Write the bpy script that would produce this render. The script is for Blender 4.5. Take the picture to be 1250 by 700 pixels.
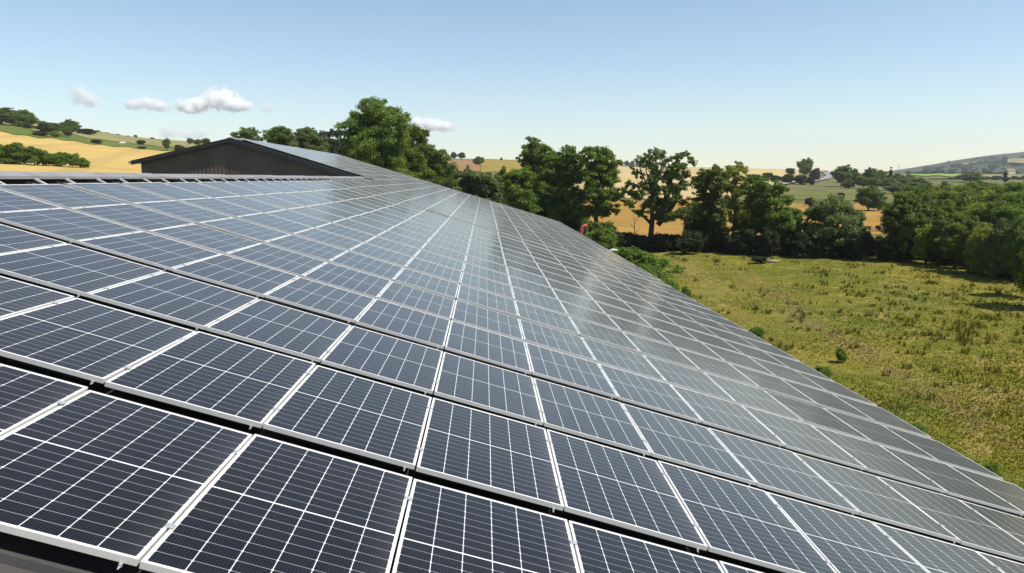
import bpy, math, random
import numpy as np
from mathutils import Matrix, Vector

# ------------------------------------------------------------------ reset
for o in list(bpy.data.objects):
    bpy.data.objects.remove(o, do_unlink=True)
sc = bpy.context.scene
COL = sc.collection
rad = math.radians

# ------------------------------------------------------------------ camera
FPX, W0, H0 = 927.4657, 1250.0, 700.0          # focal length in photo pixels
CAM = np.array([1.62105324, -3.39320165, 1.76674558])
YAW, PITCH = rad(2.03605214), rad(8.07975125)
fw = np.array([math.sin(YAW)*math.cos(PITCH), math.cos(YAW)*math.cos(PITCH), -math.sin(PITCH)])
rt = np.array([math.cos(YAW), -math.sin(YAW), 0.0])
upv = np.cross(rt, fw)
cd = bpy.data.cameras.new("camera")
cam = bpy.data.objects.new("camera", cd)
COL.objects.link(cam)
cam.matrix_world = Matrix(((rt[0], upv[0], -fw[0], CAM[0]), (rt[1], upv[1], -fw[1], CAM[1]),
                           (rt[2], upv[2], -fw[2], CAM[2]), (0, 0, 0, 1)))
cd.sensor_width = 36.0
cd.lens = 36.0 * FPX / W0
cd.clip_start = 0.05
cd.clip_end = 30000.0
sc.camera = cam

# ------------------------------------------------------------------ light
SUN_EL, SUN_AZ = rad(56), rad(112)              # azimuth clockwise from +Y (the barn's long axis)
world = bpy.data.worlds.new("World")
sc.world = world
world.use_nodes = True
wt = world.node_tree
wt.nodes.clear()
sky = wt.nodes.new("ShaderNodeTexSky")
sky.sky_type = 'NISHITA'
sky.sun_disc = False
sky.sun_elevation = SUN_EL
sky.sun_rotation = SUN_AZ
sky.altitude = 200
sky.air_density = 1.0
sky.dust_density = 0.25
sky.ozone_density = 0.65
bg = wt.nodes.new("ShaderNodeBackground")
bg.inputs['Strength'].default_value = 0.116
wo = wt.nodes.new("ShaderNodeOutputWorld")
wt.links.new(sky.outputs[0], bg.inputs[0])
wt.links.new(bg.outputs[0], wo.inputs[0])

sl = bpy.data.lights.new("sun", 'SUN')
sl.energy = 5.0
sl.angle = rad(0.53)
sl.color = (1.0, 0.94, 0.85)
sun = bpy.data.objects.new("sun", sl)
COL.objects.link(sun)
sdir = Vector((math.sin(SUN_AZ)*math.cos(SUN_EL), math.cos(SUN_AZ)*math.cos(SUN_EL), math.sin(SUN_EL)))
sun.rotation_euler = sdir.to_track_quat('Z', 'Y').to_euler()
sun.location = (0, 0, 60)

sc.view_settings.view_transform = 'Standard'
sc.view_settings.look = 'None'
sc.view_settings.gamma = 1.0
sc.view_settings.use_curve_mapping = False
sc.view_settings.exposure = 0.35
sc.render.engine = 'CYCLES'
sc.cycles.use_denoising = True
sc.cycles.max_bounces = 24
sc.cycles.diffuse_bounces = 3
sc.cycles.glossy_bounces = 3
sc.cycles.transparent_max_bounces = 8
sc.cycles.volume_bounces = 24
sc.cycles.volume_step_rate = .4

rng = np.random.default_rng(7)
random.seed(7)

# ------------------------------------------------------------------ photo pixel -> world helpers
def ray(x, y):
    d = rt*(x-W0/2)/FPX + upv*(H0/2-y)/FPX + fw
    return d/np.linalg.norm(d)
def at_dist(x, y, dist):
    """point seen at photo pixel x, y at the horizontal distance dist"""
    d = ray(x, y)
    return CAM + d*dist/math.hypot(d[0], d[1])
def at_z(x, y, z):
    d = ray(x, y)
    return CAM + d*(z-CAM[2])/d[2]
def az_of(x):
    d = ray(x, 218)
    return math.atan2(d[0], d[1])

# ------------------------------------------------------------------ object helpers
def tag(o, label=None, cat=None, group=None, kind=None):
    if label: o['label'] = label
    if cat: o['category'] = cat
    if group: o['group'] = group
    if kind: o['kind'] = kind
    return o
def empty(name, loc=(0, 0, 0), rz=0.0):
    o = bpy.data.objects.new(name, None)
    o.empty_display_size = 0.3
    o.location = loc
    o.rotation_euler = (0, 0, rz)
    COL.objects.link(o)
    return o
def link(name, me, parent=None):
    o = bpy.data.objects.new(name, me)
    COL.objects.link(o)
    if parent: o.parent = parent
    return o

class MB:
    """collects shapes and links them as one mesh object"""
    def __init__(s):
        s.v, s.f, s.m, s.uv = [], [], [], {}
    def add(s, vs, fs, mi=0):
        b = len(s.v)
        s.v += [tuple(map(float, p)) for p in vs]
        for f in fs:
            s.f.append(tuple(i+b for i in f)); s.m.append(mi)
    def box(s, a, b, mi=0):
        x0, y0, z0 = a; x1, y1, z1 = b
        s.add([(x0,y0,z0),(x1,y0,z0),(x1,y1,z0),(x0,y1,z0),(x0,y0,z1),(x1,y0,z1),(x1,y1,z1),(x0,y1,z1)],
              [(3,2,1,0),(4,5,6,7),(0,1,5,4),(1,2,6,5),(2,3,7,6),(3,0,4,7)], mi)
    def hexa(s, p, mi=0):
        s.add(p, [(3,2,1,0),(4,5,6,7),(0,1,5,4),(1,2,6,5),(2,3,7,6),(3,0,4,7)], mi)
    def tube(s, pts, rs, n=8, mi=0, cap=True):
        pts = [np.array(p, float) for p in pts]
        b = len(s.v); k = len(pts)
        for i, p in enumerate(pts):
            d = pts[min(i+1, k-1)]-pts[max(i-1, 0)]
            d = d/(np.linalg.norm(d)+1e-9)
            a = np.array([1., 0, 0]) if abs(d[0]) < .8 else np.array([0, 1., 0])
            u = np.cross(d, a); u /= np.linalg.norm(u); w = np.cross(d, u)
            for j in range(n):
                t = 2*math.pi*j/n
                s.v.append(tuple(p+rs[i]*(math.cos(t)*u+math.sin(t)*w)))
        for i in range(k-1):
            for j in range(n):
                s.f.append((b+i*n+j, b+i*n+(j+1) % n, b+(i+1)*n+(j+1) % n, b+(i+1)*n+j)); s.m.append(mi)
        if cap:
            s.f.append(tuple(b+j for j in range(n))[::-1]); s.m.append(mi)
            s.f.append(tuple(b+(k-1)*n+j for j in range(n))); s.m.append(mi)
    def mesh(s, name, mats, smooth=False):
        me = bpy.data.meshes.new(name)
        me.from_pydata(s.v, [], s.f)
        for m in (mats if isinstance(mats, (list, tuple)) else [mats]): me.materials.append(m)
        if any(s.m): me.polygons.foreach_set('material_index', s.m)
        if smooth: me.polygons.foreach_set('use_smooth', [True]*len(s.f))
        me.update()
        return me
    def build(s, name, mats, parent=None, smooth=False):
        return link(name, s.mesh(name, mats, smooth), parent)

def quads_mesh(name, V, mat, uvs=None, smooth=False):
    """V: (n,4,3) array of quads -> one mesh"""
    n = len(V)
    me = bpy.data.meshes.new(name)
    me.vertices.add(n*4); me.loops.add(n*4); me.polygons.add(n)
    me.vertices.foreach_set('co', V.reshape(-1).astype(np.float32))
    me.loops.foreach_set('vertex_index', np.arange(n*4, dtype=np.int32))
    me.polygons.foreach_set('loop_start', np.arange(0, n*4, 4, dtype=np.int32))
    if uvs is not None:
        l = me.uv_layers.new(name='UVMap')
        l.data.foreach_set('uv', uvs.reshape(-1).astype(np.float32))
    me.materials.append(mat)
    me.update(calc_edges=True)
    me.validate()
    return me

# ------------------------------------------------------------------ materials
def new_mat(name):
    m = bpy.data.materials.new(name); m.use_nodes = True
    nt = m.node_tree; nt.nodes.clear()
    out = nt.nodes.new('ShaderNodeOutputMaterial')
    return m, nt, out
def nd(nt, t, **kw):
    n = nt.nodes.new(t)
    for k, v in kw.items(): setattr(n, k, v)
    return n
def math_n(nt, op, a, b=None, c=None, clamp=False):
    n = nt.nodes.new('ShaderNodeMath'); n.operation = op; n.use_clamp = clamp
    for i, v in enumerate((a, b, c)):
        if v is None: continue
        if isinstance(v, (int, float)): n.inputs[i].default_value = v
        else: nt.links.new(v, n.inputs[i])
    return n.outputs[0]
def mix_c(nt, fac, a, b, mode='MIX'):
    n = nt.nodes.new('ShaderNodeMix'); n.data_type = 'RGBA'; n.blend_type = mode
    if isinstance(fac, (int, float)): n.inputs[0].default_value = fac
    else: nt.links.new(fac, n.inputs[0])
    for i, v in ((6, a), (7, b)):
        if isinstance(v, (tuple, list)): n.inputs[i].default_value = (*v[:3], 1)
        else: nt.links.new(v, n.inputs[i])
    return n.outputs[2]
def noise(nt, vec, scale, detail=3, rough=.55, dist=0.0):
    n = nt.nodes.new('ShaderNodeTexNoise'); n.inputs['Scale'].default_value = scale
    n.inputs['Detail'].default_value = detail; n.inputs['Roughness'].default_value = rough
    n.inputs['Distortion'].default_value = dist
    if vec is not None: nt.links.new(vec, n.inputs['Vector'])
    return n.outputs['Fac']
def ramp(nt, fac, p0, p1, c0=(0, 0, 0), c1=(1, 1, 1)):
    n = nt.nodes.new('ShaderNodeValToRGB'); nt.links.new(fac, n.inputs[0])
    e = n.color_ramp.elements
    e[0].position, e[1].position = p0, p1
    e[0].color, e[1].color = (*c0, 1), (*c1, 1)
    return n.outputs[0]
def pbsdf(nt, out, col=None, rough=.6, metal=0.0, spec=.5, normal=None):
    b = nt.nodes.new('ShaderNodeBsdfPrincipled')
    if isinstance(col, (tuple, list)): b.inputs['Base Color'].default_value = (*col[:3], 1)
    elif col is not None: nt.links.new(col, b.inputs['Base Color'])
    if isinstance(rough, (int, float)): b.inputs['Roughness'].default_value = rough
    else: nt.links.new(rough, b.inputs['Roughness'])
    b.inputs['Metallic'].default_value = metal
    b.inputs['Specular IOR Level'].default_value = spec
    if normal is not None: nt.links.new(normal, b.inputs['Normal'])
    nt.links.new(b.outputs[0], out.inputs[0])
    return b
def obj_coord(nt): return nd(nt, 'ShaderNodeTexCoord').outputs['Object']
def geo_pos(nt): return nd(nt, 'ShaderNodeNewGeometry').outputs['Position']

def speckled(name, col, col2=None, scale=3.0, rough=.7, metal=0.0, spec=.4, bump=0.0, p=(.35, .7)):
    m, nt, out = new_mat(name)
    pos = geo_pos(nt)
    c2 = col2 or tuple(c*.7 for c in col)
    f = ramp(nt, noise(nt, pos, scale, 5), *p)
    c = mix_c(nt, f, col, c2)
    nrm = None
    if bump:
        bn = nd(nt, 'ShaderNodeBump'); bn.inputs['Strength'].default_value = bump
        nt.links.new(noise(nt, pos, scale*8, 3), bn.inputs['Height']); nrm = bn.outputs[0]
    pbsdf(nt, out, c, rough, metal, spec, nrm)
    return m

M = {}
M['frame'] = speckled('anodised aluminium', (.78, .76, .70), (.68, .66, .61), 1.5, .35, .15, .5)
M['clamp'] = speckled('clamp aluminium', (.6, .6, .6), (.45, .45, .45), 8, .4, .5, .5)
M['rail'] = speckled('rail aluminium', (.55, .54, .51), (.42, .41, .39), 3, .5, .2, .5)
M['roof'] = speckled('dark roof sheet', (.075, .07, .064), (.045, .043, .04), 1.2, .55, 0, .4)
M['cap'] = speckled('weathered fibre cement', (.24, .24, .245), (.15, .15, .15), 1.6, .85, 0, .3, .3, (.45, .8))
M['gutter'] = speckled('grey gutter', (.3, .3, .3), (.2, .2, .2), 1.0, .5, .2, .5)
M['trim'] = speckled('dark trim', (.02, .02, .021), (.012, .012, .012), 2.0, .5, 0, .4)
M['cream'] = speckled('rake flashing', (.6, .55, .42), (.45, .4, .3), 5.0, .7, 0, .3)
M['bark'] = speckled('bark', (.075, .06, .045), (.035, .028, .022), 6, .9, 0, .2, .4)
M['bark_pale'] = speckled('pale bark', (.16, .14, .11), (.08, .07, .055), 6, .9, 0, .2, .4)

def wall_mat():
    m, nt, out = new_mat('brown box profile cladding')
    pos = geo_pos(nt)
    sp = nd(nt, 'ShaderNodeSeparateXYZ'); nt.links.new(pos, sp.inputs[0])
    # sheets differ a little from one another
    sheet = math_n(nt, 'FLOOR', math_n(nt, 'DIVIDE', sp.outputs[0], 1.0))
    wn = nd(nt, 'ShaderNodeTexWhiteNoise', noise_dimensions='1D'); nt.links.new(sheet, wn.inputs['W'])
    c = mix_c(nt, wn.outputs[0], (.078, .06, .045), (.104, .08, .06))
    c = mix_c(nt, ramp(nt, noise(nt, pos, .9, 5), .4, .75), c, (.066, .05, .038))
    pbsdf(nt, out, c, .5, 0, .4)
    return m
M['wall'] = wall_mat()

def cell_mat():
    """glass over 6 x 18 half-cut cells with white backsheet between them"""
    m, nt, out = new_mat('solar cells under glass')
    uv = nd(nt, 'ShaderNodeUVMap').outputs[0]
    sp = nd(nt, 'ShaderNodeSeparateXYZ'); nt.links.new(uv, sp.inputs[0])
    u, v = sp.outputs[0], sp.outputs[1]          # u across (6 cells), v along (2 x 9 half cells), in metres
    WID, LEN, MID = 1.140-.020, 1.776-.020, .011
    mx, my = .008, .012
    cw = (WID-2*mx)/6; ch = (LEN-2*my-MID)/18
    hl = LEN/2
    # across
    uu = math_n(nt, 'SUBTRACT', u, mx)
    fu = math_n(nt, 'PINGPONG', uu, cw/2)        # distance to the nearest column line
    # along: mirrored about the middle so both halves count from the centre strip
    vv = math_n(nt, 'ABSOLUTE', math_n(nt, 'SUBTRACT', v, hl))
    vm = math_n(nt, 'SUBTRACT', vv, MID/2)
    fv = math_n(nt, 'PINGPONG', vm, ch/2)
    lu = math_n(nt, 'LESS_THAN', fu, .0021)
    lv = math_n(nt, 'LESS_THAN', fv, .0017)
    mid = math_n(nt, 'LESS_THAN', vv, MID/2)
    eu = math_n(nt, 'GREATER_THAN', math_n(nt, 'ABSOLUTE', math_n(nt, 'SUBTRACT', u, WID/2)), WID/2-mx)
    ev = math_n(nt, 'GREATER_THAN', vv, hl-my)
    # chamfered cell corners
    cs = math_n(nt, 'LESS_THAN', math_n(nt, 'ADD', fu, fv), .0085)
    line = math_n(nt, 'MAXIMUM', math_n(nt, 'MAXIMUM', lu, mid), math_n(nt, 'MAXIMUM', math_n(nt, 'MAXIMUM', eu, ev), cs))
    # thin bus bars along the length
    fb = math_n(nt, 'PINGPONG', math_n(nt, 'SUBTRACT', uu, cw/20), cw/20)
    lb = math_n(nt, 'LESS_THAN', fb, .00055)
    # per cell tint
    cu = math_n(nt, 'FLOOR', math_n(nt, 'DIVIDE', uu, cw)); cv = math_n(nt, 'FLOOR', math_n(nt, 'DIVIDE', v, ch))
    cx = nd(nt, 'ShaderNodeCombineXYZ'); nt.links.new(cu, cx.inputs[0]); nt.links.new(cv, cx.inputs[1])
    oi = nd(nt, 'ShaderNodeObjectInfo'); nt.links.new(math_n(nt, 'MULTIPLY', oi.outputs['Random'], 57.0), cx.inputs[2])
    wn = nd(nt, 'ShaderNodeTexWhiteNoise', noise_dimensions='3D'); nt.links.new(cx.outputs[0], wn.inputs['Vector'])
    cell = mix_c(nt, wn.outputs[0], (.0022, .002, .002), (.0028, .0028, .0058))
    c = mix_c(nt, math_n(nt, 'MULTIPLY', lb, .14), cell, (.3, .3, .3))
    c = mix_c(nt, math_n(nt, 'MULTIPLY', lv, .55), c, (.55, .55, .54))
    c = mix_c(nt, line, c, (.74, .74, .73))
    # dust lying on the glass
    pos = geo_pos(nt)
    d = ramp(nt, noise(nt, pos, .7, 6, .6), .35, .75)
    d2 = ramp(nt, noise(nt, pos, 9, 4, .7), .55, .8)
    dust = math_n(nt, 'ADD', math_n(nt, 'MULTIPLY', d, .012), math_n(nt, 'ADD', math_n(nt, 'MULTIPLY', d2, .008), .002))
    # dirt washed down to the lower frame, rain streaks down the slope, a few droppings
    low = math_n(nt, 'POWER', math_n(nt, 'DIVIDE', u, WID, clamp=True), 14.0)
    mp = nd(nt, 'ShaderNodeMapping'); mp.inputs['Scale'].default_value = (1.2, 26, 1); nt.links.new(uv, mp.inputs[0])
    of = nd(nt, 'ShaderNodeVectorMath', operation='ADD'); nt.links.new(mp.outputs[0], of.inputs[0])
    cxo = nd(nt, 'ShaderNodeCombineXYZ'); nt.links.new(math_n(nt, 'MULTIPLY', oi.outputs['Random'], 91.0), cxo.inputs[2]); nt.links.new(cxo.outputs[0], of.inputs[1])
    st = ramp(nt, noise(nt, of.outputs[0], 1.0, 3, .6), .5, .8)
    dust = math_n(nt, 'ADD', dust, math_n(nt, 'ADD', math_n(nt, 'MULTIPLY', low, .05), math_n(nt, 'MULTIPLY', st, .010)))
    dust = math_n(nt, 'MULTIPLY', dust, math_n(nt, 'ADD', .5, oi.outputs['Random']))
    c = mix_c(nt, dust, c, (.46, .43, .38))
    vo = nd(nt, 'ShaderNodeTexVoronoi'); vo.inputs['Scale'].default_value = .9; nt.links.new(pos, vo.inputs['Vector'])
    sv = nd(nt, 'ShaderNodeSeparateXYZ'); nt.links.new(vo.outputs['Color'], sv.inputs[0])
    rr_ = math_n(nt, 'MULTIPLY', math_n(nt, 'GREATER_THAN', sv.outputs[0], .82), math_n(nt, 'ADD', .006, math_n(nt, 'MULTIPLY', sv.outputs[1], .011)))
    dd_ = math_n(nt, 'ADD', vo.outputs['Distance'], math_n(nt, 'MULTIPLY', noise(nt, pos, 60, 2), .008))
    c = mix_c(nt, math_n(nt, 'MULTIPLY', math_n(nt, 'LESS_THAN', dd_, rr_), .8), c, (.5, .5, .47))
    b = pbsdf(nt, out, c, .14, 0, .5)
    b.inputs['IOR'].default_value = 1.36
    b.inputs['Sheen Weight'].default_value = .5; b.inputs['Sheen Roughness'].default_value = .33   # film of dust
    b.inputs['Sheen Tint'].default_value = (1, .9, .76, 1)
    # faintly rolled glass, so reflections have no hard edge
    bn = nd(nt, 'ShaderNodeBump'); bn.inputs['Strength'].default_value = .06; bn.inputs['Distance'].default_value = .01
    nt.links.new(noise(nt, pos, 2.2, 3, .5), bn.inputs['Height'])
    nt.links.new(bn.outputs[0], b.inputs['Normal'])
    return m
M['cells'] = cell_mat()

def leaf_mat(name, a, b, trans=.42):
    m, nt, out = new_mat(name)
    g = nd(nt, 'ShaderNodeNewGeometry')
    c = mix_c(nt, g.outputs['Random Per Island'], a, b)
    oi = nd(nt, 'ShaderNodeObjectInfo')
    hs = nd(nt, 'ShaderNodeHueSaturation')
    nt.links.new(c, hs.inputs['Color'])
    nt.links.new(math_n(nt, 'ADD', math_n(nt, 'MULTIPLY', oi.outputs['Random'], .5), .75), hs.inputs['Value'])
    nt.links.new(math_n(nt, 'ADD', math_n(nt, 'MULTIPLY', oi.outputs['Random'], .03), .485), hs.inputs['Hue'])
    cl = ramp(nt, noise(nt, g.outputs['Position'], .45, 3), .35, .7)
    c2 = mix_c(nt, math_n(nt, 'MULTIPLY', cl, .5), hs.outputs[0], tuple(x*1.3 for x in b))
    d = nd(nt, 'ShaderNodeBsdfPrincipled'); nt.links.new(c2, d.inputs['Base Color'])
    d.inputs['Roughness'].default_value = .55; d.inputs['Specular IOR Level'].default_value = .3
    t = nd(nt, 'ShaderNodeBsdfTranslucent')
    tc = mix_c(nt, .5, c2, tuple(x*y for x, y in zip(b, (1.6, 1.7, .6))))
    nt.links.new(tc, t.inputs['Color'])
    mx = nd(nt, 'ShaderNodeMixShader'); mx.inputs[0].default_value = trans
    nt.links.new(d.outputs[0], mx.inputs[1]); nt.links.new(t.outputs[0], mx.inputs[2])
    nt.links.new(mx.outputs[0], out.inputs[0])
    return m
M['oak'] = leaf_mat('oak leaves', (0.056, 0.092, 0.016), (0.125, 0.172, 0.028))
M['poplar'] = leaf_mat('poplar leaves', (0.074, 0.12, 0.018), (0.155, 0.215, 0.031))
M['lime'] = leaf_mat('yellow green leaves', (0.13, 0.16, 0.02), (0.24, 0.265, 0.036))
M['willow'] = leaf_mat('willow leaves', (0.08, 0.108, 0.036), (0.155, 0.185, 0.065))
M['pine'] = leaf_mat('conifer needles', (0.02, 0.032, 0.016), (0.045, 0.062, 0.026), .1)
M['bushy'] = leaf_mat('bush leaves', (0.07, 0.13, 0.016), (0.15, 0.22, 0.03))
M['dark'] = leaf_mat('dark shaded hedge leaves', (0.018, 0.028, 0.009), (0.042, 0.052, 0.015))  # near-black leaf colour also carries the shade cast by the crowns overhead

# ------------------------------------------------------------------ terrain
G0 = -7.5
PROFILE = [  # photo column, [(distance m, photo row the ground is seen at)]
    (-450, [(90, None), (150, 200), (200, 170), (400, 118), (600, 95), (1000, 92)]),
    (0,   [(90, None), (150, 208), (200, 192), (400, 163), (460, 154), (600, 143), (1000, 142)]),
    (170, [(90, None), (150, 216), (200, 204), (400, 184), (460, 179), (600, 170.5), (1000, 169)]),
    (300, [(90, None), (150, 226), (300, 196), (600, 178), (1000, 176)]),
    (430, [(120, None), (200, 245), (400, 215), (800, 195), (1200, 193)]),
    (590, [(130, None), (300, 218), (450, 208), (700, 194.5), (1200, 194)]),
    (760, [(190, None), (350, 226), (600, 206), (900, 203.5), (1500, 203)]),
    (900, [(190, None), (350, 230), (520, 205), (900, 206), (1500, 206)]),
    (970, [(180, None), (270, 246), (350, 236), (500, 222), (750, 209), (1500, 209)]),
    (1040, [(190, None), (260, 247), (340, 234), (500, 224), (750, 214), (1500, 211.5)]),
    (1100, [(200, None), (320, 240), (500, 227), (900, 216), (1500, 213), (2800, 213)]),
    (1180, [(220, None), (500, 229), (900, 218.5), (1300, 212.5), (1700, 211), (2800, 194.5), (3400, 195)]),
    (1250, [(220, None), (500, 229), (900, 218), (1300, 214), (1700, 210), (2800, 187), (3400, 186)]),
    (1600, [(220, None), (500, 229), (900, 218), (1300, 212), (1700, 205), (2800, 165), (3400, 163)]),
]
_d = np.concatenate([[0., 30, 60], np.geomspace(80, 3500, 110)])
_azs, _rows = [], []
for px, prof in PROFILE:
    ds, zs = [0.], [G0]
    for d, y in prof:
        ds.append(d); zs.append(G0 if y is None else at_dist(px, y, d)[2])
    _azs.append(az_of(px)); _rows.append(np.interp(_d, ds, zs))
_azs = [-math.pi, -2.4] + _azs + [2.4, math.pi]
flat = np.full(len(_d), G0)
_rows = [flat, flat*.5+_rows[0]*.5] + _rows + [flat*.5+_rows[-1]*.5, flat]
_azs, _rows = np.array(_azs), np.array(_rows)
AZ = np.unique(np.concatenate([np.linspace(-math.pi, -.9, 40), np.linspace(-.9, 1.0, 260), np.linspace(1.0, math.pi, 40)]))
Z = np.empty((len(AZ), len(_d)))
for j in range(len(_d)):
    Z[:, j] = np.interp(AZ, _azs, _rows[:, j])
def blur(a, ax, n):
    for _ in range(n):
        a = np.concatenate([np.take(a, [0], ax), a, np.take(a, [-1], ax)], ax)
        s = lambda i, k: np.take(a, range(i, a.shape[ax]-k), ax)
        a = .25*s(0, 2)+.5*s(1, 1)+.25*s(2, 0)
    return a
Z = blur(blur(Z, 1, 4), 0, 30)
# a little unevenness that grows with distance
def vnoise(x, y, s):
    return np.sin(x/s*1.3+1.7*np.sin(y/s*.9))*.5+np.sin(y/s*1.1+2.1*np.sin(x/s*.7+2))*.5
_X = CAM[0]+np.outer(np.sin(AZ), _d); _Y = CAM[1]+np.outer(np.cos(AZ), _d)
amp = np.clip((_d-110)/400, 0, 1)[None, :]
Z += amp*.5*vnoise(_X, _Y, 30.) + amp*amp*.9*vnoise(_X+50, _Y, 77.)
far = np.clip((_d-1600)/900, 0, 1)[None, :]
Z += far*(5*vnoise(_X, _Y, 160.)+7*vnoise(_X, _Y+300, 330.))
def ground(x, y):
    a = math.atan2(x-CAM[0], y-CAM[1]); d = math.hypot(x-CAM[0], y-CAM[1])
    i = int(np.clip(np.searchsorted(AZ, a)-1, 0, len(AZ)-2)); j = int(np.clip(np.searchsorted(_d, d)-1, 0, len(_d)-2))
    s = (a-AZ[i])/(AZ[i+1]-AZ[i]); t = min(1, (d-_d[j])/(_d[j+1]-_d[j]))
    return float((1-s)*((1-t)*Z[i, j]+t*Z[i, j+1])+s*((1-t)*Z[i+1, j]+t*Z[i+1, j+1]))
def on_ground(px, dist):
    d = ray(px, 218); h = math.hypot(d[0], d[1])
    x, y = CAM[0]+d[0]/h*dist, CAM[1]+d[1]/h*dist
    return np.array([x, y, ground(x, y)])

def meadow_color(nt, pos):
    big = ramp(nt, noise(nt, pos, .045, 4, .6), .36, .64)
    midn = ramp(nt, noise(nt, pos, .28, 6, .68, .6), .38, .62)
    fine = ramp(nt, noise(nt, pos, 2.3, 5, .75), .34, .68)
    c = mix_c(nt, midn, (.118, .132, .011), (.205, .168, .022))
    c = mix_c(nt, math_n(nt, 'MULTIPLY', big, .55), c, (.10, .115, .013))
    c = mix_c(nt, math_n(nt, 'MULTIPLY', fine, .45), c, (.075, .08, .011))
    c = mix_c(nt, math_n(nt, 'MULTIPLY', ramp(nt, noise(nt, pos, .09, 5, .7, .8), .5, .62), .6), c, (.07, .092, .011))
    straw = ramp(nt, noise(nt, pos, .55, 7, .75, 1.0), .52, .68)
    c = mix_c(nt, math_n(nt, 'MULTIPLY', straw, .7), c, (.36, .265, .095))
    dirt = ramp(nt, noise(nt, pos, .16, 6, .75, .5), .63, .74)
    for (p, q, w, amt, tint) in ((at_z(1090, 455, G0), at_z(1275, 575, G0), .55, .6, (.17, .105, .055)), (at_z(880, 345, G0), at_z(1160, 470, G0), .5, .35, (.27, .19, .075)),
                                 (at_z(960, 325, G0), at_z(1250, 372, G0), .6, .3, (.08, .095, .013)), (at_z(845, 330, G0), at_z(1000, 500, G0), 1.1, .3, (.27, .19, .075))):
        L = q-p; n_ = np.array([L[1], -L[0]])/math.hypot(L[0], L[1])
        sp = nd(nt, 'ShaderNodeSeparateXYZ'); nt.links.new(pos, sp.inputs[0])
        k = math_n(nt, 'ADD', math_n(nt, 'MULTIPLY', sp.outputs[0], float(n_[0])), math_n(nt, 'MULTIPLY', sp.outputs[1], float(n_[1])))
        k = math_n(nt, 'SUBTRACT', k, float(n_[0]*p[0]+n_[1]*p[1]))
        k = math_n(nt, 'ADD', k, math_n(nt, 'MULTIPLY', math_n(nt, 'SUBTRACT', noise(nt, pos, .12, 3), .5), 6.0))
        k = math_n(nt, 'SUBTRACT', 1.0, math_n(nt, 'DIVIDE', math_n(nt, 'ABSOLUTE', k), w*2.4), clamp=True)
        k = math_n(nt, 'MULTIPLY', k, ramp(nt, noise(nt, pos, .9, 5, .7), .35, .6))
        c = mix_c(nt, math_n(nt, 'MULTIPLY', k, amt), c, tint)
    return mix_c(nt, math_n(nt, 'MULTIPLY', dirt, .55), c, (.13, .085, .045))
def terrain_mat():
    m, nt, out = new_mat('grass land')
    pos = geo_pos(nt)
    near = meadow_color(nt, pos)
    # farther off: patchwork of pasture greens with thickets
    f1 = ramp(nt, noise(nt, pos, .012, 5, .6), .42, .58)
    f2 = ramp(nt, noise(nt, pos, .05, 6, .7), .46, .6)
    farc = mix_c(nt, f1, (.12, .12, .035), (.16, .14, .055))
    farc = mix_c(nt, math_n(nt, 'MULTIPLY', f2, .6), farc, (.055, .07, .02))
    vl = nd(nt, 'ShaderNodeVectorMath', operation='LENGTH'); nt.links.new(pos, vl.inputs[0])
    k = ramp(nt, math_n(nt, 'DIVIDE', vl.outputs['Value'], 1000.0), .14, .2)
    c = mix_c(nt, k, near, farc)
    hill = ramp(nt, noise(nt, pos, .006, 8, .72), .36, .62)
    hc = mix_c(nt, hill, (.02, .032, .015), (.066, .076, .034))
    k2 = ramp(nt, math_n(nt, 'DIVIDE', vl.outputs['Value'], 4000.0), .35, .42)
    c = mix_c(nt, k2, c, hc)
    pbsdf(nt, out, c, .95, 0, .1)
    return m
M['land'] = terrain_mat()

def terrain():
    nA, nD = len(AZ), len(_d)
    V = np.stack([_X, _Y, Z], -1)
    me = bpy.data.meshes.new('ground')
    faces = []
    for i in range(nA-1):
        for j in range(nD-1):
            a = i*nD+j
            if j == 0: faces.append((a, a+1+nD, a+1))
            else: faces.append((a, a+nD, a+nD+1, a+1))
    me.from_pydata(V.reshape(-1, 3).tolist(), [], faces)
    me.polygons.foreach_set('use_smooth', [True]*len(faces))
    me.materials.append(M['land'])
    o = link('ground', me)
    tag(o, 'rough grassy land rising to fields and hills on the horizon', 'ground', kind='structure')
terrain()

def field_mat(name, a, b, c2=None, sc1=.05, lines=None):
    m, nt, out = new_mat(name)
    pos = geo_pos(nt)
    f = ramp(nt, noise(nt, pos, sc1, 6, .65, .4), .36, .66)
    c = mix_c(nt, f, a, b)
    if c2:
        f2 = ramp(nt, noise(nt, pos, sc1*3.1, 6, .7), .5, .68)
        c = mix_c(nt, math_n(nt, 'MULTIPLY', f2, .7), c, c2)
    if lines:
        sp = nd(nt, 'ShaderNodeSeparateXYZ'); nt.links.new(pos, sp.inputs[0])
        t = math_n(nt, 'ADD', math_n(nt, 'MULTIPLY', sp.outputs[0], lines[0]), math_n(nt, 'MULTIPLY', sp.outputs[1], lines[1]))
        t = math_n(nt, 'ADD', t, math_n(nt, 'MULTIPLY', noise(nt, pos, .03, 2), 1.5))
        w = math_n(nt, 'SINE', math_n(nt, 'MULTIPLY', t, 6.283/lines[2]))
        c = mix_c(nt, math_n(nt, 'MULTIPLY', ramp(nt, w, .55, .95), lines[3]), c, tuple(x*.6 for x in b))
    pbsdf(nt, out, c, .95, 0, .1)
    return m

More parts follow.
